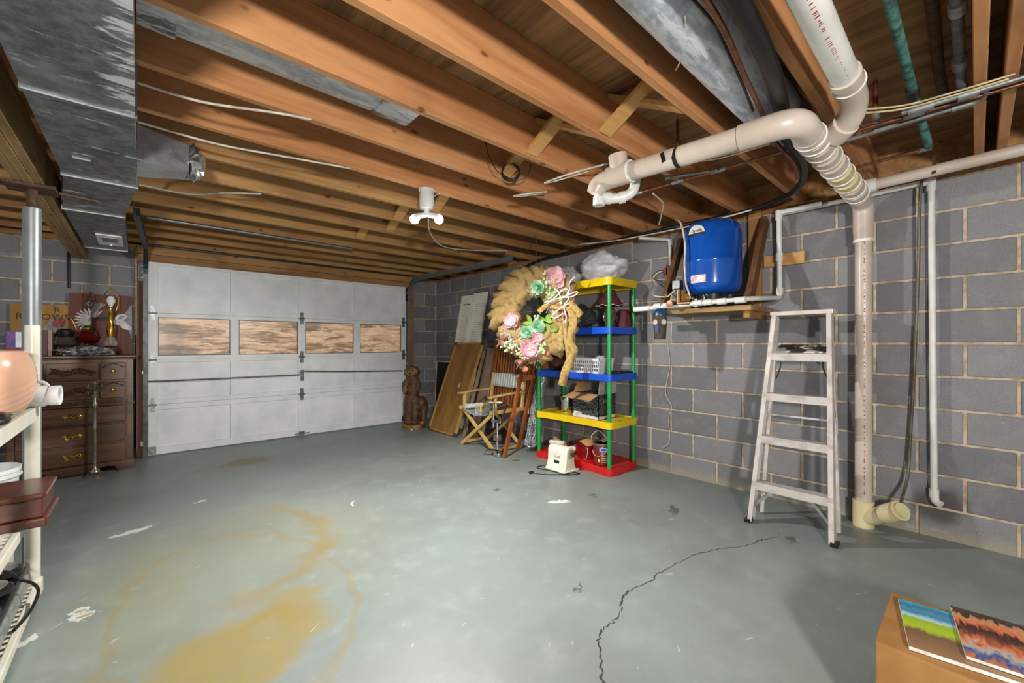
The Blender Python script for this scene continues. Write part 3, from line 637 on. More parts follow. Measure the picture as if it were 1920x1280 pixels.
# white cables between joists
cabs = [([(-.005, 2.19, 2.23), (.2, 2.15, 2.215), (.45, 2.06, 2.225), (.60, 2.05, 2.245)], 'white cable sagging from the main duct below the bay duct'),
        ([(-.005, 2.60, 2.24), (.3, 2.585, 2.228), (.6, 2.53, 2.235), (.95, 2.47, 2.247)], 'white cable crossing above the foil stub'),
        ([(.0, 3.60, 2.235), (.25, 3.56, 2.225), (.45, 3.42, 2.24), (.64, 3.31, 2.25)], 'yellowish cable hanging below the foil stub'),
        ([(1.52, 2.53, 2.13), (1.75, 2.9, 2.10), (2.1, 3.25, 2.10), (2.5, 3.40, 2.15), (2.95, 3.45, 2.22), (3.08, 3.46, 2.24)], 'white cable looping from the lit lamp to the track hanger'),
        ([(2.05, 1.42, 2.25), (1.95, 1.62, 2.225), (1.90, 1.78, 2.205), (1.96, 1.72, 2.22), (2.04, 1.55, 2.245)], 'white cable loop hanging beside the drain tee'),
        ([(2.10, 1.95, 2.245), (1.98, 2.05, 2.225), (1.93, 2.10, 2.215), (2.0, 2.07, 2.225), (2.12, 1.97, 2.25)], 'white cable loop under the joist past the black coil'),
        ([(2.62, 1.45, 2.22), (2.85, 1.50, 2.215), (3.05, 1.62, 2.20), (3.2, 1.72, 2.18)], 'thick white cable bending down near the blue tank')]
for pts, lb in cabs: MB().tube(curve(pts, 8), .0055, 8).solo('electric_cable', m_wcable, lb, 'cable')
mb = MB()
for k in range(7):
    c = Vector((1.78, 1.965, 2.285)); rr = .052+.006*random.random(); tl = random.uniform(-.2, .2)
    mb.tube([c+CR*rr*math.cos(a)+UZ*rr*.9*math.sin(a)+CB*(k*.007+tl*.02*math.sin(a)) for a in [2*PI*i/24 for i in range(24)]], .0032, 6, True)
mb.tube(curve([(1.57, 1.96, 2.42), (1.58, 1.94, 2.33), (1.64, 1.93, 2.25), (1.74, 1.93, 2.235), (1.80, 1.95, 2.24)], 8), .003, 6)
mb.tube(curve([(1.80, 1.95, 2.24), (1.86, 1.90, 2.27), (1.88, 1.88, 2.35)], 8), .003, 6)
mb.solo('cable_coil', m_black, 'coil of thin black cable hung on a joist brace', 'cable')
# ------------------------------------------------------------------ lamp
LX, LY = 1.478, 2.49
fx = thing('ceiling_lamp', 'white twin-head lamp with two lit bulbs under a joist', 'lamp', (LX, LY, JZ))
MB().lathe([(.030, 0), (.048, .008), (.050, .02), (.050, .12), (.042, .135)], (LX, LY, 2.115), 12).build('socket', m_white, fx)
MB().cyl((LX, LY, 2.248), (LX, LY, JZ), .055, n=20).build('mount', m_white, fx); MB().cyl((LX, LY, 2.075), (LX, LY, 2.115), .018, n=12).build('stem', m_white, fx)
for s in (-1, 1):
    c = Vector((LX, LY, 2.075))+CR*.055*s; e = c+CR*.022*s-UZ*.012
    MB().tube([Vector((LX, LY, 2.085)), c, e], [.016, .02, .03], 16).build('head', m_white, fx)
    MB().sph(e+CR*.006*s-UZ*.01, (.031, .031, .031), 16, 10).build('bulb', m_bulb, fx)
    lamp('lamp_light', e+CR*.012*s+CB*.02-UZ*.045, 122, .03, (1, .98, .95), CR*.5*s+CB*.15-UZ, 165)
MB().tube(curve([(LX-.03, LY, 2.24), (LX-.06, LY-.02, 2.25), (LX-.03, LY-.03, 2.25)]), .003, 6).build('lead', m_wcable, fx)
MB().tube(curve([(LX+.04, LY, 2.2), (LX+.07, LY-.01, 2.235), (LX+.10, LY-.01, 2.25)]), .003, 6).build('lead', m_wcable, fx)
# ------------------------------------------------------------------ pressure tank corner
br = thing('tank_bracket', 'rough timber wall bracket with sloping braces holding the blue tank', 'bracket', (3.5, 1.4, 1.44))
MB().box(3.24, 3.70, 1.05, 1.77, 1.44, 1.478).build('board', m_beam, br, smooth=0, bevel=.003)
MB().box(3.655, 3.70, 1.115, 1.205, 1.482, 2.25).build('upright', m_stud, br, smooth=0, bevel=.003)
MB().box(3.655, 3.70, 1.66, 1.75, 1.482, 2.215).build('upright', m_stud, br, smooth=0, bevel=.003)
MB().bar((3.64, 1.08, 2.16), (3.30, 1.085, 1.50), .04, .085, (0, 1, 0)).build('brace', m_studdk, br, smooth=0, bevel=.003)
MB().bar((3.63, 1.735, 2.12), (3.30, 1.74, 1.50), .04, .075, (0, 1, 0)).build('brace', m_studdk, br, smooth=0, bevel=.003)
MB().box(3.30, 3.68, 1.08, 1.12, 1.40, 1.44).box(3.30, 3.68, 1.08, 1.12, 1.39, 1.40).build('cleat', m_stud, br, smooth=0)
MB().box(3.672, 3.702, .835, 1.10, 1.795, 1.885).solo('wall_cleat', m_brace, 'short pale timber cleat fixed flat on the block wall', 'board', bevel=.003)
tk = thing('pressure_tank', 'glossy blue steel pressure tank standing on the timber bracket', 'tank', (3.435, 1.395, 1.478))
TC = (3.435, 1.395, 0)
MB().lathe([(.10, 1.585), (.17, 1.60), (.200, 1.63), (.210, 1.67), (.210, 1.835), (.2125, 1.84), (.2125, 1.85), (.210, 1.855), (.210, 2.06), (.200, 2.12), (.17, 2.152), (.10, 2.166), (.0, 2.170)], TC, 48).build('shell', m_tank, tk)
MB().lathe([(.10, 1.48), (.12, 1.48), (.115, 1.60), (.10, 1.60)], TC, 24).build('skirt', m_blk2, tk)
def on_tank(ang, z, hw, hh, mat, name, poly=None, r=.2125):
    """curved sticker on the tank; ang measured from the direction to the camera"""
    base = math.atan2(-TC[1], -TC[0])+ang; n = 16
    pl = poly or [(-1, -1), (1, -1), (1, 1), (-1, 1)]
    mb = MB()
    def P(u, v): a = base-u*hw/.21; return (TC[0]+r*math.cos(a), TC[1]+r*math.sin(a), z+v*hh)
    if poly is None: mb.grid(lambda a, b: P(-(2*a-1), 2*b-1), n, 1)
    else:
        mb.grid(lambda a, b: P(-(2*a-1), -1+2*b*math.sqrt(max(0, 1-(2*a-1)**2))), n, 4)
    return mb.build(name, mat, tk)
lg = on_tank(-.55, 2.085, .068, .030, m_wpaint, 'logo_badge', poly=1, r=.2155); 
def tank_text(body, size, ang, z, mat, r=.2165, sq=1):
    base = math.atan2(-TC[1], -TC[0])+ang; d = Vector((math.cos(base), math.sin(base), 0))
    return lettering('lettering', body, size, Vector((TC[0], TC[1], z))+d*(r), UZ.cross(d), UZ, mat, tk, .001, sq)
tank_text('Smith', .034, -.50, 2.070, m_kpaint, .2165)
on_tank(-.55, 2.045, .068, .010, m_kpaint, 'badge_strip', r=.2125)  # black strip on the shell just below the logo badge
on_tank(-.50, 1.70, .062, .030, plain('pale_label', 'd9cfcd', .5, 0, 'b98a86', 45), 'label_sticker', r=.2118)
MB().bar((3.25, 1.52, 1.60), (3.262, 1.51, 1.62), .02, .01).build('valve_stem', m_dksteel, tk)
MB().tube(curve([(3.36, 1.66, 2.24), (3.25, 1.56, 2.16), (3.215, 1.51, 1.98), (3.205, 1.51, 1.83), (3.205, 1.505, 1.74), (3.20, 1.495, 1.66), (3.19, 1.47, 1.60), (3.19, 1.46, 1.545)], 8), .0075, 8).solo('pump_cable', m_wcable, 'white cable hanging down the front of the blue tank', 'cable')
mf = thing('pipe_manifold', 'white plastic water manifold with bronze valves in front of the blue tank', 'pipe', (3.21, 1.5, 1.478))
MX, MZ = 3.20, 1.515
MB().tube(bend([(MX, 1.93, MZ-.02), (MX, 1.10, MZ), (3.26, 1.03, MZ+.005), (3.61, .975, MZ+.03), (3.61, .975, 1.60)], .05), .017, 16).build('pipe', m_wpvc, mf)
MB().cyl((MX, 1.945, MZ-.02), (MX, 1.80, MZ-.018), .0215, n=18).build('end_cap', m_white, mf)
for a, b in ((1.76, 1.70), (1.68, 1.62), (1.44, 1.37), (1.36, 1.30), (1.26, 1.20), (1.14, 1.07)): MB().cyl((MX, a, MZ-.005), (MX, b, MZ-.004), .0235, n=18).build('fitting', m_wpvc, mf)
MB().cyl((3.61, .975, 1.57), (3.61, .975, 1.62), .023, n=18).build('fitting', m_wpvc, mf)
MB().cyl((MX, 1.61, MZ), (MX, 1.46, MZ), .021, n=16).build('valve_body', m_bronze, mf)
MB().lathe([(.010, 0), (.027, .002), (.027, .012), (.010, .014)], (MX-.05, 1.60, MZ+.0), 10, (-1, 0, 0)).cyl((MX-.05, 1.60, MZ), (MX, 1.60, MZ), .006, n=8).build('valve_wheel', m_copper, mf)
MB().cyl((MX, 1.555, MZ), (MX, 1.555, 1.63), .020, n=16).build('nipple', m_bronze, mf)
MB().box(MX-.03, MX+.03, 1.53, 1.595, 1.63, 1.70).build('pressure_switch', m_dksteel, mf, bevel=.004, label='grey pressure switch box')
MB().lathe([(.0, 0), (.024, .0), (.026, .004), (.026, .018), (.0, .02)], (MX-.03, 1.49, 1.56), 18, (-1, -.3, 0)).build('gauge', m_brass, mf)
MB().cyl((MX, 1.42, MZ-.035), (MX, 1.42, MZ+.03), .014, n=12).build('drain_cock', m_chrome, mf)
MB().lathe([(.005, 0), (.012, .004), (.006, .012), (.011, .02), (.0, .024)], (MX, 1.445, 1.54), 8).build('tie', m_leaf, mf)
MB().lathe([(.005, 0), (.012, .004), (.006, .012), (.011, .02), (.0, .024)], (MX, 1.66, 1.58), 8).build('tie', m_leaf, mf)
MB().tube(curve([(3.21, 1.57, 1.64), (3.2, 1.62, 1.60), (3.2, 1.66, 1.58), (3.22, 1.77, 1.60), (3.36, 1.86, 1.65), (3.6, 1.97, 1.75), (3.66, 2.03, 1.82), (3.67, 1.98, 1.87), (3.67, 1.89, 1.885)], 8), .0045, 8).build('lead', m_wcable, mf)
rp = pipe('riser_pipe', [(3.61, .975, 1.62), (3.61, .98, 2.185), (3.62, .72, 2.19)], .0175, m_wpvc, 'white plastic riser pipe between manifold and wall-top pipe', fit=[((3.61, .978, 1.82), (3.61, .978, 1.88)), ((3.61, .98, 2.13), (3.61, .98, 2.20))], fm=m_wpvc, fr=1.35)
ep = thing('shutoff_pipe', 'thin white pipe with a red-handled black valve left of the blue tank', 'pipe', (3.675, 1.86, 1.83))
MB().tube(bend([(3.42, 2.03, 2.165), (3.675, 1.87, 2.16), (3.675, 1.865, 1.90)], .03), .014, 14).build('pipe', m_wpvc, ep)
MB().cyl((3.675, 1.865, 2.11), (3.675, 1.865, 2.165), .02, n=14).build('elbow', m_wpvc, ep)
MB().box(3.645, 3.70, 1.84, 1.885, 1.83, 1.92).build('valve', m_blk2, ep, bevel=.006)
MB().lathe([(.008, 0), (.035, .003), (.035, .018), (.008, .02)], (3.66, 1.888, 1.87), 10, (-.3, 1, 0)).build('handle', m_red, ep)
MB().tube(curve([(3.66, 1.90, 1.88), (3.66, 1.98, 1.885), (3.665, 2.04, 1.83), (3.67, 1.95, 1.78), (3.67, 1.94, 1.73)], 8), .003, 6).build('wire', m_black, ep)
fl = thing('water_filter', 'dark brown filter canister with blue cap under the white manifold', 'filter', (3.18, 1.70, 1.235))
FC = (3.18, 1.70, 0)
MB().lathe([(.0, 1.235), (.044, 1.236), (.046, 1.25), (.054, 1.42), (.056, 1.43), (.0, 1.432)], FC, 24).build('sump', m_smoke, fl)
MB().lathe([(.058, 1.425), (.058, 1.45), (.045, 1.47), (.03, 1.485), (.0, 1.487)], FC, 24).build('cap', plain('petrol_blue', '1c4763', .35), fl)
for a in (-.75, .55):
    base = math.atan2(-FC[1], -FC[0])+a; d = Vector((math.cos(base), math.sin(base), 0))
    MB().lathe([(.0, 0), (.022, 0), (.022, .0015), (.0, .0015)], Vector(FC)+d*.0525+UZ*1.375, 20, d).build('sticker', m_wpaint if a > 0 else plain('pale_red_sticker', 'cbb0a6', .5), fl)
base = math.atan2(-FC[1], -FC[0])-.5; d = Vector((math.cos(base), math.sin(base), 0))
MB().bar(Vector(FC)+d*.051+UZ*1.29, Vector(FC)+d*.053+UZ*1.355, .03, .003, UZ.cross(d)).build('sticker', plain('blue_sticker', '3c3f86', .5), fl)
MB().tube(curve([(3.69, 1.90, 1.22), (3.692, 1.88, 1.0), (3.692, 1.92, .75), (3.692, 1.86, .62), (3.692, 1.89, .5), (3.69, 1.88, .3), (3.69, 1.95, .22)], 8), .003, 6).solo('thin_wire', m_wcable, 'thin pale wire hanging down the block wall beside the shelf', 'cable')
# ------------------------------------------------------------------ step ladder
ld = thing('step_ladder', 'paint-spotted aluminium step ladder standing closed by the block wall', 'ladder', (3.2, .78, 0))
def fr(s, z): # front rail points, s=-1 right (low Y), +1 left
    t = z/1.42; return Vector((3.095+.29*t, (.785+.232*s)*(1-t)+(.785+.165*s)*t, z))
def rr_(s, z):
    t = z/1.40; return Vector((3.305+.12*t, (.785+.215*s)*(1-t)+(.785+.150*s)*t, z))
for s in (-1, 1):
    MB().bar(fr(s, .012), fr(s, 1.40), .062, .004, (1, 0, .0)).bar(fr(s, .012)+Vector((-.03, -.012*s, 0)), fr(s, 1.40)+Vector((-.03, -.012*s, 0)), .005, .026, (1, 0, 0)).bar(fr(s, .012)+Vector((.03, -.012*s, 0)), fr(s, 1.40)+Vector((.03, -.012*s, 0)), .005, .026, (1, 0, 0)).build('front_rail', m_alu, ld, smooth=0)
    MB().bar(rr_(s, .012), rr_(s, 1.38), .028, .022, (1, 0, 0)).build('rear_rail', m_alu, ld, smooth=0)
    MB().box(fr(s, 0).x-.036, fr(s, 0).x+.036, fr(s, 0).y-.018, fr(s, 0).y+.018, 0, .025).build('foot', m_black, ld, bevel=.003)
    MB().bar(fr(s, .10)+Vector((.0, -.008*s, 0)), Vector((3.16, .785+.075*s, .255)), .02, .02).build('step_brace', m_chrome, ld)
    MB().bar(fr(s, .85)+Vector((.03, 0.008*s, 0)), rr_(s, .62)+Vector((0, .014*s, 0)), .018, .004, (1, 0, 0)).build('spreader', m_alu, ld, smooth=0)
for z in (.27, .575, .86, 1.135):
    a, b = fr(-1, z), fr(1, z)
    MB().box(a.x-.035, a.x+.045, a.y+.003, b.y-.003, z-.006, z).box(a.x-.038, a.x-.033, a.y+.003, b.y-.003, z-.05, z).box(a.x+.04, a.x+.045, a.y+.003, b.y-.003, z-.03, z).build('step', m_alu, ld, smooth=0)
a, b = fr(-1, 1.42), fr(1, 1.42)
MB().box(a.x-.04, a.x+.10, a.y-.012, b.y+.012, 1.395, 1.425).build('top_cap', m_alu, ld, smooth=0, bevel=.004)
for z in (.16, .7): MB().bar(rr_(-1, z), rr_(1, z), .02, .012).build('rear_bar', m_alu, ld, smooth=0)
m_tray = plain('paint_splashed_tray', '3b3833', .6, .2, 'd8d4cc', 9, 0, None, .52, .58)
a = fr(-1, 1.135); b = fr(1, 1.135)
MB().add([(a.x+.05, a.y+.01, 1.137), (a.x+.05, b.y-.01, 1.137), (a.x+.20, b.y-.02, 1.185), (a.x+.20, a.y+.02, 1.185), (a.x+.05, a.y+.01, 1.147), (a.x+.05, b.y-.01, 1.147), (a.x+.20, b.y-.02, 1.195), (a.x+.20, a.y+.02, 1.195)], [(3, 2, 1, 0), (4, 5, 6, 7), (0, 1, 5, 4), (1, 2, 6, 5), (2, 3, 7, 6), (3, 0, 4, 7)]).build('pail_shelf', m_tray, ld, smooth=0, label='folded pail shelf spattered with white paint')
for s in (-1, 1): MB().tube(curve([(3.36, .785+.13*s, 1.13), (3.37, .785+.12*s, 1.05), (3.38, .785+.15*s, .95)], 6), .004, 6).build('shelf_arm', m_dksteel, ld)
# ------------------------------------------------------------------ coloured plastic shelf
sh = thing('plastic_shelf', 'child-coloured plastic shelving unit with green posts against the block wall', 'shelf', (3.395, 2.64, 0))
SX0, SX1, SY0, SY1 = 3.165, 3.635, 2.165, 3.115
def rrect(x0, x1, y0, y1, r=.05, n=5, waist=.025):
    out = []
    for cx_, cy_, a0 in ((x1-r, y0+r, -PI/2), (x1-r, y1-r, 0), (x0+r, y1-r, PI/2), (x0+r, y0+r, PI)):
        out += [(cx_+r*math.cos(a0+PI/2*i/n), cy_+r*math.sin(a0+PI/2*i/n)) for i in range(n+1)]
        if a0 == PI/2 and waist:
            for k in range(1, 10):
                t = k/10; out.append((x0+waist*min(1, 4*t*(1-t)*1.6), (y1-r)*(1-t)+(y0+r)*t))
    return out
for z0, z1, mt, nm in ((.0, .07, m_red, 'base_shelf'), (.425, .488, m_yel, 'shelf_tier'), (.86, .922, m_blue, 'shelf_tier'), (1.292, 1.354, m_blue, 'shelf_tier'), (1.735, 1.805, m_yel, 'shelf_tier')):
    po = rrect(SX0, SX1, SY0, SY1); n = len(po); pi = rrect(SX0+.012, SX1-.012, SY0+.012, SY1-.012)
    mb = MB(); zt = z1-.008
    mb.add([(x, y, z0) for x, y in po]+[(x, y, z1) for x, y in po]+[(x, y, z1) for x, y in pi]+[(x, y, zt) for x, y in pi]+[(x, y, zt-.006) for x, y in pi]+[(x, y, z0) for x, y in pi],
           sum([[(i, (i+1) % n, n+(i+1) % n, n+i), (n+i, n+(i+1) % n, 2*n+(i+1) % n, 2*n+i), (2*n+i, 2*n+(i+1) % n, 3*n+(i+1) % n, 3*n+i), (4*n+i, 4*n+(i+1) % n, 5*n+(i+1) % n, 5*n+i), (5*n+i, 5*n+(i+1) % n, (i+1) % n, i)] for i in range(n)], [])+[tuple(3*n+i for i in range(n)), tuple(4*n+i for i in reversed(range(n)))])
    mb.build(nm, mt, sh)
for px in (3.20, 3.60):
    for py in (2.20, 3.08):
        for z0, z1 in ((.07, .425), (.488, .86), (.922, 1.292), (1.354, 1.735)): MB().cyl((px, py, z0-.004), (px, py, z1+.004), .0195, n=18).build('post', m_grn, sh)
def blob(name, c, r, mat, label, cat, seed, amp=.3, fr_=2.2, n=36, flat=None, group=None, sharp=False):
    mb = MB().sph((0, 0, 0), 1, n, n*2//3)
    for v in mb.v:
        p = Vector(v); q = p*fr_+Vector((seed, seed*.7, seed*1.3))
        k = 1+amp*mnoise.noise(q)+amp*.6*abs(mnoise.noise(q*2.3))+amp*.35*mnoise.noise(q*5)
        v.x, v.y, v.z = c[0]+p.x*r[0]*k, c[1]+p.y*r[1]*k, c[2]+p.z*r[2]*k
        if flat is not None and v.z < flat: v.z = flat+.0005
    return mb.solo(name, mat, label, cat, group, smooth=(25 if sharp else 180))
blob('plastic_bag', (3.40, 2.40, 1.93), (.16, .23, .14), m_bag, 'big crumpled translucent white bag on the yellow top shelf', 'bag', 3.1, .32, 1.3, 44, 1.806)
blob('plastic_bag', (3.40, 2.86, 1.885), (.14, .15, .11), m_bag, 'smaller tied grey plastic bag behind the wreath on the top shelf', 'bag', 8.2, .42, 1.7, 40, 1.806)
def shade_lamp(c, z0, tilt, name, label):
    t = thing(name, label, 'lamp', (c[0], c[1], z0))
    return t
l1 = thing('table_lamp', 'table lamp with burgundy bell shade over a dark glass lantern base', 'lamp', (3.40, 2.33, 1.354))
LC = (3.40, 2.33, 0)
MB().lathe([(.05, 1.356), (.055, 1.37), (.045, 1.40), (.058, 1.44), (.06, 1.48), (.05, 1.53), (.03, 1.555), (.02, 1.575)], LC, 20).build('base', m_smoke, l1)
MB().cyl((3.40, 2.33, 1.57), (3.40, 2.33, 1.70), .008, n=10).build('stem', m_dksteel, l1)
MB().lathe([(.128, 1.565), (.118, 1.585), (.085, 1.63), (.062, 1.67), (.052, 1.705), (.05, 1.715)], LC, 32, fn=lambda a, z: 1+.05*math.cos(8*a)*(1 if z < 1.66 else .5)).build('shade', m_glassb, l1, label='burgundy bell shade')
MB().tube([(LC[0]+.131*(1+.05*math.cos(8*a))*math.cos(a), LC[1]+.131*(1+.05*math.cos(8*a))*math.sin(a), 1.563+.006*math.cos(8*a)) for a in [2*PI*i/64 for i in range(64)]], .003, 6, True).build('shade_trim', m_lace, l1)
MB().tube(curve([(3.345, 2.345, 1.52), (3.325, 2.35, 1.46), (3.33, 2.34, 1.415), (3.335, 2.31, 1.41), (3.34, 2.285, 1.46), (3.36, 2.275, 1.52)], 6), .0035, 6).build('wire_handle', m_chrome, l1)
l2 = thing('lamp_shade', 'loose dark burgundy lamp shade beside the lantern on the blue shelf', 'lamp shade', (3.53, 2.27, 1.354))
MB().lathe([(.072, 1.356), (.07, 1.37), (.058, 1.44), (.045, 1.50), (.04, 1.53)], (3.525, 2.255, 0), 28, fn=lambda a, z: 1+.05*math.cos(8*a)).build('shade', m_glassb, l2)
MB().lathe([(.015, 1.52), (.04, 1.535), (.06, 1.54), (.05, 1.535), (.02, 1.522)], (3.525, 2.255, 0), 24).build('lace_frill', m_lace, l2)
MB().tube(curve([(3.24, 2.62, 1.357), (3.26, 2.55, 1.362), (3.28, 2.50, 1.36), (3.25, 2.46, 1.36)], 6), .006, 6).solo('cord_scrap', m_dksteel, 'short dark cord lying on the upper blue shelf', 'cord')
m_veil = plain('dark_grey_cloth', '3c3a3e', .8, 0, '2a282c', 20)
blob('dark_bag', (3.45, 2.72, 1.46), (.11, .16, .12), m_veil, 'dark bunched fabric pouch on the upper blue shelf behind the ribbons', 'bag', 5.5, .4, 2.2, 30, 1.355)
# basket
bk = thing('storage_basket', 'white slotted plastic basket on the lower blue shelf', 'basket', (3.32, 2.52, .915))
bx0, bx1, by0, by1, bz0, bz1 = 3.23, 3.44, 2.34, 2.69, .915, 1.06
def bkp(u, v, z):
    t = (z-bz0)/(bz1-bz0); e = -.012+.02*t
    return (bx0-e if u < 0 else bx1+e) if abs(u) == 1 else None
for z, h in ((bz0+.012, .022), (bz0+.055, .010), (bz0+.092, .010), (bz1-.010, .022)):
    e = .02*(z-bz0)/(bz1-bz0)
    x0, x1, y0, y1 = bx0-e, bx1+e, by0-e, by1+e
    MB().box(x0, x0+.004, y0, y1, z-h/2, z+h/2).box(x1-.004, x1, y0, y1, z-h/2, z+h/2).box(x0, x1, y0, y0+.004, z-h/2, z+h/2).box(x0, x1, y1-.004, y1, z-h/2, z+h/2).build('band', m_white, bk, smooth=0)
mb = MB()
for i in range(15):
    y = by0+(by1-by0)*i/14
    for xa, sg in ((bx0, -1), (bx1, 1)): mb.bar((xa, y, bz0), (xa+sg*.02-.0*sg, y, bz1), .009, .004, (0, 1, 0))
for i in range(9):
    x = bx0+(bx1-bx0)*i/8
    for ya, sg in ((by0, -1), (by1, 1)): mb.bar((x, ya, bz0), (x, ya+sg*.02, bz1), .016, .004, (1, 0, 0))
mb.build('rib', m_white, bk, smooth=0)['kind'] = 'stuff'
MB().box(bx0, bx1, by0, by1, bz0, bz0+.006).build('bottom', m_white, bk, smooth=0)
blob('plastic_wrap', (3.36, 2.42, 1.02), (.06, .06, .06), m_bag, 'crumpled clear wrap poking out of the white basket', 'wrap', 2.2, .4, 2.2, 24, .93)
tr = MB().box(3.36, 3.58, 2.19, 2.32, .915, .935).box(3.37, 3.57, 2.20, 2.31, .935, .942).solo('black_tray', m_blk2, 'flat black tray at the back of the lower blue shelf', 'tray', bevel=.004)
blob('leather_bundle', (3.40, 2.92, 1.02), (.13, .13, .10), plain('brown_leather', '5d3522', .45, 0, '3c2013', 8), 'brown leather bundle on the lower blue shelf under the wreath', 'bundle', 6.6, .3, 1.6, 30, .915)
# carton
cb = thing('printed_carton', 'open cardboard carton printed with black swirls on the yellow shelf', 'box', (3.36, 2.51, .48))
cx0, cx1, cy0, cy1, cz0, cz1 = 3.225, 3.50, 2.335, 2.65, .481, .72
for nm, a in (('side', (cx0, cx0+.005, cy0, cy1)), ('side', (cx1-.005, cx1, cy0, cy1)), ('side', (cx0, cx1, cy0, cy0+.005)), ('side', (cx0, cx1, cy1-.005, cy1))):
    MB().box(*a, cz0, cz1).build(nm, m_swirl, cb, smooth=0)
MB().box(cx0, cx1, cy0, cy1, cz0, cz0+.005).build('bottom', m_card, cb, smooth=0)
MB().add([(cx0, cy0, cz1), (cx0, cy1, cz1), (cx0-.13, cy1+.02, cz1-.035), (cx0-.13, cy0, cz1-.045), (cx0, cy0, cz1+.004), (cx0, cy1, cz1+.004), (cx0-.13, cy1+.02, cz1-.031), (cx0-.13, cy0, cz1-.041)], [(3, 2, 1, 0), (4, 5, 6, 7), (0, 1, 5, 4), (1, 2, 6, 5), (2, 3, 7, 6), (3, 0, 4, 7)]).build('flap', m_card, cb, smooth=0)
MB().add([(cx0, cy0+.003, cz1), (cx1, cy0+.003, cz1), (cx1, cy0-.01, cz1+.13), (cx0, cy0-.01, cz1+.13), (cx0, cy0-.001, cz1), (cx1, cy0-.001, cz1), (cx1, cy0-.014, cz1+.13), (cx0, cy0-.014, cz1+.13)], [(0, 1, 2, 3), (7, 6, 5, 4), (4, 5, 1, 0), (5, 6, 2, 1), (6, 7, 3, 2), (7, 4, 0, 3)]).build('flap', plain('grey_board', 'b0a8a2', .8), cb, smooth=0)
MB().add([(cx0+.02, cy1, cz1), (cx1, cy1, cz1), (cx1-.02, cy1+.03, cz1+.07), (cx0+.12, cy1+.03, cz1+.10), (cx0+.02, cy1-.004, cz1), (cx1, cy1-.004, cz1), (cx1-.02, cy1+.026, cz1+.07), (cx0+.12, cy1+.026, cz1+.10)], [(0, 1, 2, 3), (7, 6, 5, 4), (4, 5, 1, 0), (5, 6, 2, 1), (6, 7, 3, 2), (7, 4, 0, 3)]).build('flap', m_card, cb, smooth=0)
lettering('lettering', 'LUL', .045, (cx0-.001, 2.47, .655), (0, -1, 0), UZ, m_wpaint, cb); lettering('lettering', 'LU  UL', .045, (3.36, cy0-.001, .655), (1, 0, 0), UZ, m_wpaint, cb)
MB().box(cx0-.0006, cx0, 2.53, 2.63, .50, .54).build('label_print', m_wpaint, cb, smooth=0)
pt = thing('saucepan', 'steel saucepan with a jug lip left of the printed carton', 'pot', (3.30, 2.80, .481))
MB().lathe([(.0, .482), (.055, .482), (.06, .49), (.062, .60), (.066, .61), (.07, .655), (.085, .665), (.083, .667), (.062, .655), (.056, .61), (.054, .49), (.0, .487)], (3.30, 2.78, 0), 28).build('body', m_chrome, pt)
MB().tube(curve([(3.24, 2.76, .65), (3.19, 2.73, .66), (3.15, 2.71, .65)]), .008, 8).build('handle', m_blk2, pt)
# paint can
pc = thing('paint_can', 'dark red paint can with wire handle on the red base shelf', 'can', (3.285, 2.345, .063))
PCX, PCY = 3.285, 2.345
MB().lathe([(.075, .064), (.080, .068), (.080, .255), (.077, .26), (.077, .262), (.0, .262)], (PCX, PCY, 0), 36).build('body', plain('dark_red_label', '7c1a1e', .35, 0, '5d1216', 6), pc)
MB().lathe([(.082, .245), (.084, .25), (.084, .268), (.078, .27), (.072, .262), (.0, .262)], (PCX, PCY, 0), 36).build('rim', m_silver, pc)
base = math.atan2(-PCY, -PCX); 
def on_can(da, z0, z1, half, mat, nm, r=.0808):
    MB().grid(lambda a, b: (PCX+r*math.cos(base+da+(2*a-1)*half), PCY+r*math.sin(base+da+(2*a-1)*half), z0+(z1-z0)*b), 10, 1).build(nm, mat, pc)
on_can(.2, .195, .235, .45, m_wpaint, 'label_patch'); on_can(.2, .203, .227, .3, m_blue, 'label_patch', .0812)
on_can(-.3, .10, .125, .1, m_yel, 'label_patch')
for z in (.155, .135, .115, .095): on_can(.35, z, z+.005, .35, m_paper, 'label_line')
MB().tube(curve([(PCX-.05, PCY+.065, .25), (PCX-.09, PCY+.05, .33), (PCX-.06, PCY+.0, .385), (PCX-.02, PCY-.05, .34), (PCX+.03, PCY-.08, .25)], 8), .003, 6).build('handle', m_lace, pc)
MB().tube(curve([(PCX-.07, PCY+.05, .2), (PCX-.085, PCY+.03, .17), (PCX-.09, PCY-.02, .155), (PCX-.06, PCY-.07, .18), (PCX-.03, PCY-.085, .22)], 8), .0025, 6).build('bail', m_lace, pc)
# machine
mc = thing('bench_machine', 'cream bell-based motor machine with side spindle in front of the shelf', 'machine', (3.03, 2.63, 0))
prof = [(-.095, .0), (-.09, .012), (-.07, .04), (-.056, .09), (-.052, .15), (-.05, .19), (-.036, .215), (-.01, .228), (.02, .228), (.045, .215), (.056, .19), (.058, .15), (.062, .09), (.075, .04), (.095, .012), (.10, 0)]
MB().prism([(x, z) for x, z in prof], (3.03, 2.515, 0), (1, 0, 0), (0, 0, 1), (0, .235, 0)).build('housing', m_offw, mc, bevel=.012, seg=3)
MB().box(2.925, 3.135, 2.49, 2.51, .002, .02).build('foot_bar', m_offw, mc, bevel=.004)
MB().lathe([(.0, 0), (.042, 0), (.042, .012), (.03, .016), (.0, .016)], (3.03, 2.515, .165), 28, (0, -1, 0)).build('face_plate', plain('beige_metal', 'bdb59a', .4, .3), mc)
MB().cyl((3.03, 2.50, .165), (3.03, 2.47, .165), .016, n=16).build('collar', m_dksteel, mc); MB().cyl((3.03, 2.47, .165), (3.03, 2.43, .165), .005, n=10).build('spindle', m_chrome, mc)
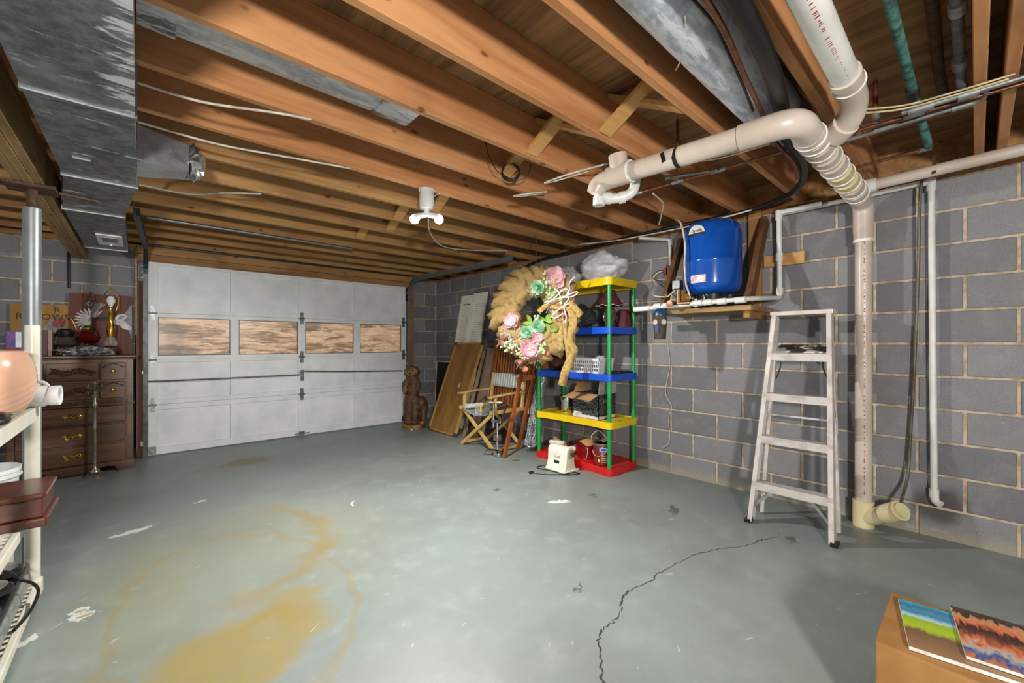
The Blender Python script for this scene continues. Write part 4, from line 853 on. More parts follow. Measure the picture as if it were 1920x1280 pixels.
MB().box(2.968, 2.974, 2.60, 2.66, .055, .095).build('badge', m_blk2, mc, smooth=0); MB().box(2.972, 2.978, 2.595, 2.665, .125, .14).build('plate', plain('faint_plate', 'c9c3b4', .5), mc, smooth=0)
MB().tube(curve([(3.0, 2.77, .02), (2.95, 2.82, .006), (2.88, 2.80, .005), (2.90, 2.68, .005), (2.92, 2.56, .005), (2.90, 2.50, .005), (2.98, 2.43, .006), (3.05, 2.42, .006), (3.02, 2.46, .01), (2.93, 2.49, .006), (2.82, 2.58, .005), (2.73, 2.72, .005)], 8), .0042, 8).build('cord', m_black, mc)
MB().box(2.70, 2.75, 2.71, 2.735, .001, .022).build('plug', m_blk2, mc, bevel=.004)
for i, (a, b, r, lb) in enumerate((((3.20, 2.86, .10), (3.38, 2.74, .12), .03, 'cream paper roll lying on the red shelf behind the machine'), ((3.22, 2.94, .175), (3.26, 2.78, .185), .024, 'thin white paper roll with printed side on the red shelf'), ((3.42, 2.90, .10), (3.30, 2.95, .20), .022, 'short cardboard tube leaning on the red shelf'))):
    t = thing('paper_roll', lb, 'roll', (a[0], a[1], .063)); d = (Vector(b)-Vector(a)).normalized()
    L = (Vector(b)-Vector(a)).length; MB().lathe([(r*.5, 0), (r, 0), (r, L), (r*.5, L), (r*.5, L-.01), (r*.5, .01), (r*.5, 0)], a, 20, d).build('tube', (m_paper, m_paper, m_card)[i], t)
MB().add([(3.30, 2.62, .23), (3.42, 2.58, .25), (3.40, 2.47, .22), (3.28, 2.50, .19), (3.30, 2.62, .234), (3.42, 2.58, .254), (3.40, 2.47, .224), (3.28, 2.50, .194)], [(3, 2, 1, 0), (4, 5, 6, 7), (0, 1, 5, 4), (1, 2, 6, 5), (2, 3, 7, 6), (3, 0, 4, 7)]).solo('cardboard_flap', m_card, 'bent piece of tan cardboard resting on the red bin', 'cardboard', smooth=0)
bn = thing('red_bin', 'dark red plastic bin with a pale wire handle behind the machine', 'bin', (3.36, 2.60, .063))
MB().lathe([(.085, .064), (.12, .20), (.128, .205), (.115, .20), (.08, .07), (.0, .07)], (3.36, 2.58, 0), 28, sy=1.0).build('tub', plain('dark_red_plastic', '8c1216', .3), bn)
MB().tube(curve([(3.27, 2.50, .19), (3.22, 2.46, .15), (3.21, 2.47, .10), (3.25, 2.52, .075)], 6), .003, 6).build('handle', m_lace, bn)
# ------------------------------------------------------------------ things leaning in the corner
def slab(P, th, nrm):
    """closed slab from four corner points with thickness along nrm"""
    n = Vector(nrm).normalized()*th; P = [Vector(p) for p in P]
    return MB().add(P+[p+n for p in P], [(3, 2, 1, 0), (4, 5, 6, 7), (0, 1, 5, 4), (1, 2, 6, 5), (2, 3, 7, 6), (3, 0, 4, 7)])
class Lean:
    """flat leaning frame: u along -Y, v up the slope"""
    def __init__(s, bl, br, tl): s.o = Vector(bl); s.u = Vector(br)-s.o; s.v = Vector(tl)-s.o; s.W = s.u.length; s.H = s.v.length; s.u.normalize(); s.v = (s.v-s.u*s.v.dot(s.u)).normalized(); s.n = s.u.cross(s.v)
    def box(s, u0, u1, v0, v1, n0, n1, mb=None):
        mb = mb or MB(); P = [s.o+s.u*u+s.v*v+s.n*n for n in (n0, n1) for u, v in ((u0, v0), (u1, v0), (u1, v1), (u0, v1))]
        return mb.add(P, [(3, 2, 1, 0), (4, 5, 6, 7), (0, 1, 5, 4), (1, 2, 6, 5), (2, 3, 7, 6), (3, 0, 4, 7)])
wpn = thing('framed_panel', 'tall brown veneer panel in a pale wood frame leaning on the wall', 'panel', (3.05, 4.75, 0))
L = Lean((3.04, 5.08, .012), (3.04, 4.41, .012), (3.50, 5.08, 1.21)); Wd, Hh = .665, 1.29
L.box(.02, Wd-.02, .02, Hh-.02, -.012, -.004).build('veneer', m_panel, wpn, smooth=0)
for a in ((0, .035, 0, Hh), (Wd-.035, Wd, 0, Hh)): L.box(*a, -.02, .006).build('stile', m_pframe, wpn, smooth=0, bevel=.003)
for a in ((.035, Wd-.035, 0, .022), (.035, Wd-.035, Hh-.022, Hh)): L.box(*a, -.02, .004).build('rail', m_pframe, wpn, smooth=0, bevel=.003)
for u in (0, Wd-.045):
    for v in (-.004, Hh-.035): L.box(u-.003, u+.048, v, v+.04, -.023, .009).build('corner_cap', m_rust, wpn, smooth=0)
L.box(.40, .418, .63, .70, -.003, .004).build('latch', m_wpaint, wpn, smooth=0)
st = thing('louvred_shutters', 'pair of ivory louvred shutters leaning behind the brown panel', 'shutter', (3.45, 4.55, .02))
L = Lean((3.42, 5.29, .005), (3.42, 4.69, .005), (3.67, 5.14, 1.92))
L.u = Vector((0, -1, 0)); L.v = Vector((.13, -.08, 1.0)).normalized(); L.n = L.u.cross(L.v).normalized()
for k in range(2):
    u0 = .0+k*.302; HH = 1.935+.012*k; fr_ = MB()
    for a in ((u0, u0+.045, 0, HH), (u0+.253, u0+.298, 0, HH), (u0+.045, u0+.253, HH-.13, HH), (u0+.045, u0+.253, 0, .12), (u0+.045, u0+.253, .88, 1.0)): L.box(*a, -.014, .014, fr_)
    lf = fr_.build('shutter_leaf', m_shut, st, smooth=0)
    for i in range(50):
        v = .14+i*.034
        if .86 < v < 1.01 or v > HH-.14: continue
        p = L.o+L.u*(u0+.046)+L.v*v; q = L.o+L.u*(u0+.252)+L.v*v
        MB().bar(p, q, .034, .006, (L.n*.62+L.v*.78)).build('slat', m_shut, lf, smooth=0)
for i, (y, w_, h_, mt, lb) in enumerate(((4.36, .05, 1.10, 'aa8f72', 'narrow brown plank leaning beside the framed panel'), (4.28, .16, 1.13, '9a8069', 'wide brown plank leaning behind the director chair'), (4.24, .06, 1.16, 'cfc6a4', 'pale cream plank leaning behind the director chair'))):
    L = Lean((3.12+.10*i, y+w_/2, .005), (3.12+.10*i, y-w_/2, .005), (3.46+.06*i, y+w_/2-.02, h_))
    L.box(0, w_, 0, Vector((.34, 0, h_)).length, -.018, 0).solo('plank', wood('plank_%d' % i, mt, '7d6650' if i < 2 else 'b8ae8a', 2, 7), lb, 'plank', smooth=0)
sc = thing('screen_panel', 'black mesh screen in a thin pale frame in the wall corner', 'screen', (3.62, 5.5, 0))
L = Lean((3.58, 5.80, .01), (3.58, 5.30, .01), (3.63, 5.80, .93))
L.box(.015, .485, .015, .905, -.004, 0).build('mesh_panel', m_blk2, sc, smooth=0)
for a in ((0, .015, 0, .92), (.485, .5, 0, .92), (.015, .485, 0, .015), (.015, .485, .905, .92)): L.box(*a, -.01, .006).build('frame_bar', m_wpvc, sc, smooth=0)
# carved figure
cf = thing('carved_figure', 'carved dark wooden animal figure sitting on a round wooden base', 'statue', (2.94, 5.30, 0))
FO = Vector((2.94, 5.30, 0))
def fp(a, b, z): return FO+CR*a+CB*b+UZ*z
MB().lathe([(.0, .0), (.145, .0), (.155, .02), (.15, .055), (.14, .07), (.0, .07)], FO, 26, fn=lambda a, z: 1+.04*math.sin(3*a+1)+.03*math.sin(7*a)).build('base', m_tan, cf)
mb = MB()
rotc = Matrix((CR, -CB, UZ)).transposed()
for (a, b, z, ra, rb, rz_) in ((-.03, 0, .80, .118, .10, .085), (-.03, 0, .83, .10, .085, .06), (-.02, 0, .66, .088, .085, .12), (-.02, 0, .54, .098, .09, .13), (-.03, 0, .42, .105, .095, .13), (-.11, .05, .60, .035, .035, .11), (-.10, .08, .55, .045, .04, .06), (.07, .05, .62, .03, .04, .10), (.11, .02, .36, .085, .095, .10), (.03, .0, .35, .12, .09, .11), (.15, .0, .30, .05, .08, .12), (-.075, .06, .24, .05, .05, .16), (.03, .07, .22, .055, .055, .17), (.145, .03, .20, .048, .055, .15), (-.075, .08, .10, .05, .05, .045), (.03, .10, .10, .055, .06, .045), (.14, .06, .10, .05, .055, .045), (-.13, -.02, .25, .03, .05, .2)):
    mb.sph(fp(a, b, z), (ra, rb, rz_), 14, 10, rotc)
bd = mb.build('body', m_darkbrown, cf)
rm = bd.modifiers.new('remesh', 'REMESH'); rm.mode = 'VOXEL'; rm.voxel_size = .014; rm.use_smooth_shade = True
sm = bd.modifiers.new('smooth', 'SMOOTH'); sm.iterations = 4
MB().sph(fp(-.03, .055, .81), (.098, .065, .066), 18, 12, rotc).build('face', m_tan, cf, label='lighter carved face')
MB().sph(fp(-.105, .105, .565), (.03, .018, .055), 14, 10, rotc).build('paddle', m_tan, cf)
for a, z in ((-.07, .825), (.005, .825)): MB().sph(fp(a, .112, z), .011, 8, 6).build('eye', m_kpaint, cf)
MB().sph(fp(-.035, .118, .79), (.014, .01, .01), 10, 6, rotc).build('nose', m_kpaint, cf)
for a in (.03, .14): MB().sph(fp(a, .125, .098), (.036, .03, .03), 12, 8, rotc).build('foot', m_tan, cf)
MB().sph((2.82, 5.15, .013), .013, 12, 8).solo('white_ball', m_white, 'small white ball on the floor before the carved figure', 'ball')
# director chair
dc = thing('director_chair', 'pale wooden director chair with striped canvas back, tools on seat', 'chair', (3.1, 3.77, 0))
def legbar(p, q, nm='leg'): MB().bar(p, q, .022, .038, (1, 0, 0)).build(nm, m_lwood, dc, smooth=0, bevel=.003)
for x, e in ((2.90, 0), (3.30, .012)):
    legbar((x-.012, 4.06, .012), (x-.012, 3.50, .42)); legbar((x+.012, 3.47, .012), (x+.012, 4.05, .42))
for y in (4.05, 3.49): MB().bar((2.88, y, .012+.02), (3.34, y, .012+.02), .03, .03).build('runner', m_lwood, dc, smooth=0, bevel=.003)
for y in (4.06, 3.49):
    MB().bar((2.86, y, .445), (3.352, y, .445), .035, .04).build('seat_rail', m_lwood, dc, smooth=0, bevel=.004)
    MB().bar((2.93, y, .46), (2.93, y, .62), .028, .035).build('arm_post', m_lwood, dc, smooth=0, bevel=.003)
    MB().bar((3.335, y, .46), (3.385, y, .84), .026, .035, (0, 1, 0)).build('back_post', m_lwood, dc, smooth=0, bevel=.003)
    MB().bar((2.84, y, .615), (3.12, y, .634), .055, .02).bar((3.12, y, .634), (3.375, y, .64), .055, .02).build('arm_rest', m_lwood, dc, smooth=0, bevel=.006)
MB().grid(lambda a, b: (2.88+.46*a, 3.49+.57*b, .452-.07*4*b*(1-b)), 8, 10).build('seat_canvas', plain('grey_canvas', '8f958f', .85, 0, '7b817b', 30), dc).modifiers.new('s', 'SOLIDIFY').thickness = .004
MB().grid(lambda a, b: (3.358+.026*a-.012*4*b*(1-b)+.004*math.sin(14*b), 3.485+.585*b, .675+.165*a), 3, 24).build('back_canvas', m_stripe, dc, label='grey and white striped canvas').modifiers.new('s', 'SOLIDIFY').thickness = .004
MB().box(3.335, 3.339, 3.375, 3.46, .40, .47).solo('paper_card', m_paper, 'white card tucked behind the director chair by the slats', 'card')
# load on the seat
t = thing('paper_roll', 'white paper roll lying on the director chair seat', 'roll', (2.95, 3.90, .42))
MB().lathe([(.012, 0), (.03, 0), (.03, .22), (.012, .22), (.012, 0)], (2.89, 3.99, .462), 20, (1, -.2, 0)).build('tube', m_paper, t)
t = thing('clear_case', 'yellow-edged clear case standing on the director chair seat', 'case', (2.98, 3.78, .42))
MB().box(2.905, 2.935, 3.72, 3.83, .388, .50).build('case', m_glass, t, bevel=.004)
MB().tube([(2.903, 3.71, .50), (2.903, 3.80, .50)], .008, 6).tube([(2.903, 3.712, .50), (2.903, 3.712, .43)], .008, 6).build('edge', m_yel, t)
for i in range(9):
    a = random.uniform(-.9, .9); c = Vector((3.13+random.uniform(-.05, .06), 3.70+random.uniform(-.04, .05), .405+i*.0135)); d = Vector((math.cos(a)*.5, -math.sin(a)-.2, 0)).normalized()*random.uniform(.06, .11)
    MB().bar(c-d, c+d, random.uniform(.018, .05), random.uniform(.006, .012)).solo('hand_tool', (m_chrome, m_silver, m_dksteel, m_steel)[i % 4], ('bright chrome', 'dull pewter', 'dark steel', 'plain grey')[i % 4]+' hand tool in the heap on the director chair seat', 'tool', 'metal tools heaped on the chair seat', smooth=0, bevel=.003)
# chrome pedal stand
pd = thing('chrome_pedal', 'chrome foot pedal stand with clamp rods before the director chair', 'pedal', (2.88, 3.36, 0))
px, py = 2.86, 3.37
MB().tube([(px, py, .05), (px, py, .36)], .011, 12).build('rod', m_chrome, pd)
MB().box(px-.03, px+.03, py-.035, py+.035, .17, .235).build('hub', m_silver, pd, bevel=.008)
MB().tube(curve([(px-.06, py+.16, .01), (px-.05, py+.12, .045), (px-.02, py+.05, .06), (px, py-.03, .06)], 6), [.016]*19, 8).build('footboard', m_chrome, pd)
MB().box(px-.03, px+.03, py-.06, py+.04, .0, .05).build('base', m_chrome, pd, bevel=.01)
MB().box(px-.02, px+.02, py-.07, py+.08, .36, .39).build('clamp', m_chrome, pd, bevel=.006)
MB().tube([(px, py+.065, .30), (px, py+.065, .40), (px-.005, py+.05, .57)], .012, 10).build('upright', m_chrome, pd)
MB().tube([(px, py-.06, .38), (px-.01, py-.14, .52), (px-.01, py-.17, .56)], [.008, .009, .016], 10).build('beater', m_dksteel, pd)
# folded deck chair
kc = thing('folded_deck_chair', 'folded reddish slatted deck chair leaning by the colourful shelf', 'chair', (3.15, 3.45, 0))
def tk_(p, q, w_=.045, h_=.024, nm='leg', side=(1, 0, 0)): MB().bar(p, q, w_, h_, side).build(nm, m_rwood, kc, smooth=0, bevel=.004)
tk_((2.885, 3.285, .004), (3.28, 3.335, 1.22)); tk_((3.23, 3.44, .004), (3.42, 3.28, 1.20)); tk_((3.36, 3.36, .02), (3.50, 3.20, 1.12), nm='leg')
tk_((3.12, 3.345, .80), (3.36, 3.28, .84), .06, .03, 'cross_bar', (0, 0, 1))
def pp(y, z): return Vector((3.36+.16*(z-.3)/1.2, y, z))
n = 13
for i in range(n):
    y = 4.09-(.62)*i/(n-1); zt = 1.24+.27*math.sqrt(max(0, 1-((i-4.2)/9)**2)) if i > 4 else 1.10+.41*math.sqrt(max(0, 1-((i-4.2)/4.6)**2))
    MB().bar(pp(y, .36), pp(y, min(zt, 1.5)), .024, .016, (0, 1, 0)).build('slat', m_rwood, kc, smooth=0, bevel=.002)
arch = [pp(4.125, .36), pp(4.125, 1.08)]+[pp(3.80+.325*math.cos(a), 1.10+.42*math.sin(a)) for a in [PI*.5*i/8 for i in range(1, 9)]]+[pp(3.6, 1.515), pp(3.47, 1.46)]
for i in range(len(arch)-1): MB().bar(arch[i], arch[i+1], .035, .028, (1, 0, 0)).build('back_frame', m_rwood, kc, smooth=0)
for i in range(8):
    y = 3.50-.032*i; MB().bar((3.42, y, .32), (3.47, y-.02, 1.05), .02, .014, (0, 1, 0)).build('slat', m_rwood, kc, smooth=0, bevel=.002)
for z in (.36, .98): MB().bar((3.43+.05*z, 3.52, z), (3.43+.05*z, 3.24, z), .03, .02, (0, 0, 1)).build('seat_rail', m_rwood, kc, smooth=0)
es = thing('wooden_pole', 'slim reddish wooden pole standing behind the flower wreath', 'pole', (3.54, 3.42, 0))
MB().tube([(3.54, 3.42, .01), (3.46, 3.36, 1.86)], .014, 10).build('shaft', m_rwood, es)
es2 = MB().tube([(3.46, 4.27, .01), (3.55, 4.14, 1.22)], .009, 8).solo('wooden_pole', m_copper, 'thin copper-coloured rod leaning beside the cream plank', 'rod')
# wire mesh roll
wm = thing('wire_mesh_roll', 'roll of galvanised hexagonal wire mesh leaning by the shelf post', 'mesh roll', (3.26, 3.26, 0))
a0, a1 = Vector((3.25, 3.27, .07)), Vector((3.37, 3.20, .84)); ax = (a1-a0).normalized(); e1 = ax.orthogonal().normalized(); e2 = ax.cross(e1)
mb = MB(); NA, NL = 16, 26; LL = (a1-a0).length
for R_ in (.062, .045):
    def pt_(i, j): a = 2*PI*(i+.5*(j % 2))/NA; return a0+ax*LL*j/NL+(e1*math.cos(a)+e2*math.sin(a))*R_*(1+.05*math.sin(j))
    for j in range(NL):
        for i in range(NA):
            p = pt_(i, j)
            for q in ((pt_(i, j+1), pt_(i-1, j+1)) if j % 2 == 0 else (pt_(i, j+1), pt_(i+1, j+1))): mb.tube([p, q], .0014, 3, caps=False)
mb.build('mesh', m_mesh, wm, smooth=0)['kind'] = 'stuff'
MB().tube([a0+(e1*math.cos(a)+e2*math.sin(a))*.062 for a in [2*PI*i/20 for i in range(20)]], .006, 6, True).build('end_ring', m_mesh, wm)
MB().tube([a0+ax*.01, a1], .03, 10).build('core', m_dksteel, wm)
MB().prism([(-.03, 0), (.0, .012), (.035, .008), (.05, -.004), (.01, -.014)], (2.90, 3.14, .001), (.7, -.7, 0), (.7, .7, 0), (0, 0, .004)).solo('dry_leaf', plain('dry_leaf_brown', '5d5338', .8), 'curled brown leaf on the floor by the chrome pedal', 'leaf')
# ------------------------------------------------------------------ wreath
wr = thing('burlap_wreath', 'big burlap wreath with pink and mint artificial flowers before the shelf', 'wreath', (2.868, 2.802, 1.08))
WO = Vector((2.868, 2.802, 1.483)); wu = Vector((.62, -.785, 0)).normalized(); wn = Vector((-.785, -.62, 0)).normalized()
def wp_(r, a, n=0, ru=1.0, rv=1.0): return WO+wu*r*math.cos(a)*ru+UZ*r*math.sin(a)*rv+wn*n
WU, WV = .285, .32
MB().tube([WO+wu*WU*math.cos(a)+UZ*WV*math.sin(a) for a in [2*PI*i/40 for i in range(40)]], .035, 10, True).build('ring', m_burlap, wr)
def pouch(sd):
    mb = MB().sph((0, 0, 0), 1, 18, 12)
    for v in mb.v:
        p = Vector(v); k = 1+.30*math.sin(4*math.atan2(p.y, p.x)+3*p.z)*(1-p.z*p.z)+.25*mnoise.noise(p*1.8+Vector((sd, 0, 0)))-.22*math.exp(-(p.x*3+.6*p.y)**2)*max(0, p.z)
        v.x, v.y, v.z = p.x*k, p.y*k*(.75+.25*abs(p.x)), p.z*.7*k
    return mb.mesh('burlap_loop', None, 180)
pm = [pouch(q*3.3) for q in range(4)]; [q.materials.append(m_burlap) for q in pm]
random.seed(11)
for i in range(14):
    a = math.radians(30+i*24.5)
    for sgn in (-1, 1):
        rr = 1+.17*sgn+random.uniform(-.03, .03)
        p = WO+wu*WU*rr*math.cos(a+.06*sgn)+UZ*WV*rr*math.sin(a+.06*sgn)+wn*(.045+random.uniform(-.015, .02))
        ob = dup(pm[random.randrange(4)], 'burlap_loop', None, wr, p-wr.location)
        M3 = Matrix((wu*math.cos(a+.9*sgn)+UZ*math.sin(a+.9*sgn), UZ*math.cos(a+.9*sgn)-wu*math.sin(a+.9*sgn), wn)).transposed()
        ob.rotation_euler = M3.to_euler(); s_ = random.uniform(.85, 1.15); ob.scale = (.118*s_, .092*s_, .115*s_)
def basis(o): # flower facing the room
    n = (wn+wu*random.uniform(-.4, .4)+UZ*random.uniform(-.3, .5)).normalized(); x = n.orthogonal().normalized(); return n, x, n.cross(x)
def petal(mb, c, d, n, L_, W_, cup):
    s = d.cross(n).normalized(); o = len(mb.v)
    mb.grid(lambda a, b: Vector(c)+d*L_*a*(1-.25*cup*a)+s*W_*(2*b-1)*math.sin(PI*(.12+.8*a))+n*(cup*L_*(a*a*.9)+.25*W_*(2*b-1)**2), 5, 4)
def flower(u, v, R_, mat, layers, npet, core=None, lab=None):
    c = WO+wu*u+UZ*v+wn*.115; n, x, y = basis(c)
    root = None
    for l in range(layers):
        for k in range(npet):
            a = 2*PI*(k+.5*l)/npet; d = x*math.cos(a)+y*math.sin(a); mb = MB()
            petal(mb, c+n*.006*l, d, n, R_*(1-.17*l), R_*(.55-.06*l), .3+.26*l)
            o = mb.build('petal', mat, root or wr)
            if root is None: root = o; o.name = 'flower'
    if core: MB().sph(c+n*.012, R_*.16, 10, 6).build('flower_centre', core, root)
def wpx(u, v): # photo pixel -> wreath plane coordinates
    x = (u-946.98)/F_PX; r = Vector((math.sin(YAW)+x*math.cos(YAW), math.cos(YAW)-x*math.sin(YAW), -(v-644.9)/F_PX))
    O = Vector((0, 0, CAM_H)); k = (WO+wn*.115-O).dot(wn)/r.dot(wn); p = O+r*k-WO
    return p.dot(wu), p.z
for (u, v, R_, mt, ly, npt) in ((960, 602, .085, m_pink, 2, 5), (1040, 517, .10, m_pink, 2, 5), (993, 655, .10, m_pink, 2, 5), (1008, 632, .065, m_pink, 2, 5), (1046, 528, .07, m_pink, 1, 5)): flower(*wpx(u, v), R_, mt, ly, npt, m_berry)
for (u, v, R_) in ((1010, 538, .075), (988, 622, .068), (1008, 612, .075)): flower(*wpx(u, v), R_, m_mint, 5, 7)
for (u, v, R_) in ((1047, 570, .038), (1056, 588, .036), (945, 632, .03), (1028, 662, .03), (990, 672, .03), (1072, 562, .035), (984, 692, .035), (976, 678, .03)): flower(*wpx(u, v), R_, m_coral, 2, 5)
for (u, v) in ((1023, 544), (1022, 600), (996, 604), (1000, 645), (1030, 620)):
    cu, cv = wpx(u, v)
    for k in range(4):
        a = random.uniform(0, 2*PI); mb = MB(); petal(mb, WO+wu*cu+UZ*cv+wn*.10, (wu*math.cos(a)+UZ*math.sin(a)), wn, .085, .02, .3); mb.build('leaf', m_leaf, wr)
for (u, v, nb, R_) in ((1038, 552, 24, .06), (955, 646, 26, .06), (1015, 655, 26, .06), (975, 665, 14, .045), (1028, 530, 10, .04), (1007, 596, 8, .04), (1024, 514, 5, .035), (1050, 563, 8, .04)):
    cu, cv = wpx(u, v); root = None
    for k in range(nb):
        c = WO+wu*(cu+random.gauss(0, R_*.45))+UZ*(cv+random.gauss(0, R_*.45))+wn*(.11+random.uniform(0, .045))
        o = MB().sph(c, random.uniform(.011, .017), 10, 6).build('berry', m_berry, root or wr); root = root or o
mb = MB()
for (u, v, nn_, R_, s0) in ((968, 636, 60, .11, 0), (1000, 545, 22, .06, 0), (940, 640, 34, .07, 1), (1003, 672, 22, .08, 1), (1030, 575, 26, .08, 0), (950, 625, 26, .07, 0), (985, 650, 30, .09, 0), (1035, 540, 22, .07, 0), (975, 680, 18, .06, 1)):
    cu, cv = wpx(u, v); tw = MB()
    for k in range(nn_):
        a = random.uniform(0, 2*PI); l_ = R_*random.uniform(.5, 1.3); c = WO+wu*cu+UZ*cv+wn*.09
        d = (wu*math.cos(a)+UZ*math.sin(a)+wn*random.uniform(.2, .9)).normalized()*l_
        tw.tube(curve([c, c+d*.5+UZ*random.uniform(-.02, .02), c+d], 4), .0028, 5)
    tw.build('twig_spray', m_dry if s0 else m_twig, wr)['kind'] = 'stuff'
def ribbon(pix, wdt, nfw=.16, tw=.4, nm='ribbon_tail'):
    C = [WO+wu*wpx(u, v)[0]+UZ*wpx(u, v)[1]+wn*(nfw-.115+.0) for u, v in pix]; C = [c+wn*.115 for c in C]; C = curve(C, 8); mb = MB()
    vs = []
    for i, p in enumerate(C):
        a = C[max(0, i-1)]; b = C[min(len(C)-1, i+1)]; d = (b-a).normalized(); s = d.cross(wn).normalized(); ph = tw*math.sin(i*.55)
        s = s*math.cos(ph)+wn*math.sin(ph); vs += [p+s*wdt/2, p-s*wdt/2]
    mb.add(vs, [(2*i, 2*i+1, 2*i+3, 2*i+2) for i in range(len(C)-1)])
    o = mb.build(nm, m_ribbon, wr); o.modifiers.new('s', 'SOLIDIFY').thickness = .003
ribbon([(1068, 575), (1075, 600), (1070, 640), (1076, 660), (1062, 690), (1054, 722)], .075)
ribbon([(1070, 565), (1078, 580), (1090, 592)], .07); ribbon([(1060, 600), (1064, 650), (1070, 690), (1066, 720)][:3], .05, .14)
ribbon([(1010, 585), (1025, 574), (1045, 576), (1064, 580)], .05, .14); ribbon([(1056, 610), (1050, 640), (1054, 655)], .06, .12)
MB().tube([WO+UZ*.36, WO+UZ*.5+wn*.01, Vector((WO.x, WO.y, JZ))], .004, 6).build('hanging_wire', m_steel, wr)
hg = thing('wire_hanger', 'twisted white wire hangers hooked on the yellow shelf above the wreath ribbons', 'hanger', (3.14, 2.55, 1.5))
def hgp(u, v, n): cu, cv = wpx(u, v); return WO+wu*cu+UZ*cv+wn*(.115+n)
for pts in ([(1078, 521), (1068, 532), (1068, 545), (1064, 552), (1066, 562), (1058, 575), (1062, 595), (1060, 605)], [(1040, 543), (1048, 548), (1052, 558), (1062, 556), (1080, 548), (1082, 552), (1070, 558), (1050, 560), (1022, 568)], [(1025, 572), (1040, 560), (1056, 545), (1064, 544), (1067, 552), (1060, 558)], [(1066, 570), (1050, 580), (1036, 592), (1042, 597), (1056, 588)]):
    MB().tube(curve([hgp(u, v, .06) for u, v in pts], 8), .006, 8).build('wire', m_white, hg)
# ------------------------------------------------------------------ dresser
dr = thing('dresser', 'dark walnut chest of drawers with carved top drawers by the garage door', 'dresser', (-.44, 5.60, 0))
dx0, dx1, dy0, dy1 = -.84, -.045, 5.385, 5.85
MB().box(dx0, dx1, dy0+.012, dy1, .09, 1.055).build('body', m_dres, dr, smooth=0)
MB().box(dx0-.02, dx1+.015, dy0-.015, dy1, 1.055, 1.07).box(dx0-.03, dx1+.022, dy0-.03, dy1, 1.07, 1.092).build('top', m_dres, dr, smooth=0, bevel=.006)
for x in (dx0, dx1-.045): MB().box(x, x+.045, dy0, dy0+.02, .09, 1.055).build('stile', m_dres, dr, smooth=0, bevel=.003)
base = [(dx0-.01, 0), (dx0+.10, 0), (dx0+.14, .045), (dx0+.22, .055), (dx0+.26, .01), (dx0+.55, .01), (dx0+.57, .05), (dx0+.62, .06), (dx0+.67, .045), (dx0+.69, 0), (dx1+.01, 0), (dx1+.01, .09), (dx0-.01, .09)]
MB().prism(base, (0, dy0-.008, 0), (1, 0, 0), (0, 0, 1), (0, .02, 0)).build('plinth', m_dres, dr, smooth=0); MB().box(dx1-.02, dx1+.01, dy0, dy1, 0, .09).build('plinth', m_dres, dr, smooth=0)
MB().box(dx0-.01, dx1+.01, dy0-.02, dy1, .628, .642).build('moulding', m_dres, dr, smooth=0, bevel=.004)
mbd = MB().box(dx0+.05, dx1-.05, dy0-.006, dy0+.01, .642, .672)
mbd.build('dentil_rail', m_dres, dr, smooth=0)
for i in range(16): MB().box(dx0+.07+i*.042, dx0+.085+i*.042, dy0-.012, dy0-.006, .645, .665).build('dentil', m_dres2, dr, smooth=0)
def drawer(x0, x1, z0, z1, kind):
    d = MB().box(x0, x1, dy0-.010, dy0+.012, z0, z1).build('drawer', m_dres, dr, smooth=0, bevel=.006)
    cx_, cz_ = (x0+x1)/2, (z0+z1)/2
    if kind == 'knob':
        MB().lathe([(.006, 0), (.006, .01), (.016, .016), (.018, .022), (.012, .03), (.0, .032)], (cx_+.0, dy0-.010, cz_), 16, (0, -1, 0)).build('knob', m_brass, d)
        MB().tube(curve([(x0+.01, dy0-.012, z1-.045), (cx_-.03, dy0-.012, z1-.02), (cx_, dy0-.012, z1-.012), (cx_+.03, dy0-.012, z1-.02), (x1-.01, dy0-.012, z1-.045)], 6), .004, 6).build('arched_bead', m_dres2, d)
    elif kind == 'pull':
        mb = MB()
        for s in (-1, 1):
            mb.tube(curve([(cx_, dy0-.022, cz_-.012), (cx_+.02*s, dy0-.024, cz_+.012), (cx_+.045*s, dy0-.02, cz_-.008), (cx_+.062*s, dy0-.018, cz_+.014), (cx_+.068*s, dy0-.016, cz_)], 6), .006, 8)
            mb.tube(curve([(cx_+.015*s, dy0-.018, cz_+.02), (cx_+.04*s, dy0-.018, cz_+.016), (cx_+.055*s, dy0-.018, cz_-.014), (cx_+.03*s, dy0-.018, cz_-.02)], 6), .005, 8)
        mb.box(cx_-.07, cx_+.07, dy0-.018, dy0-.01, cz_-.004, cz_+.006)
        mb.build('pull', m_brass, d)
    else:
        mb = MB()
        for k in range(26):
            s = -1+2*k/25; px_ = cx_+s*.135; a = random.uniform(.3, 1.0)*(1 if k % 2 else -1)
            mb.sph((px_, dy0-.014, cz_+.012*math.sin(5*s)+.014*(1 if k % 2 else -1)), (.020, .008, .0075), 8, 5, Matrix.Rotation(a, 3, 'Y'))
        for s in (-.5, 0, .5): mb.sph((cx_+s*.12, dy0-.016, cz_), (.016, .010, .016), 10, 6)
        mb.tube(curve([(cx_-.14, dy0-.012, cz_), (cx_-.05, dy0-.012, cz_+.01), (cx_+.05, dy0-.012, cz_-.01), (cx_+.14, dy0-.012, cz_)], 6), .005, 6)
        mb.build('carving', m_dres2, d, label='carved leaf spray')
for z0, z1 in ((.862, 1.025), (.690, .845)):
    drawer(-.272, -.10, z0, z1, 'knob'); drawer(-.615, -.285, z0, z1, 'carve'); drawer(-.79, -.628, z0, z1, 'knob')
for z0, z1 in ((.462, .618), (.282, .445), (.10, .265)): drawer(-.79, -.10, z0, z1, 'pull')
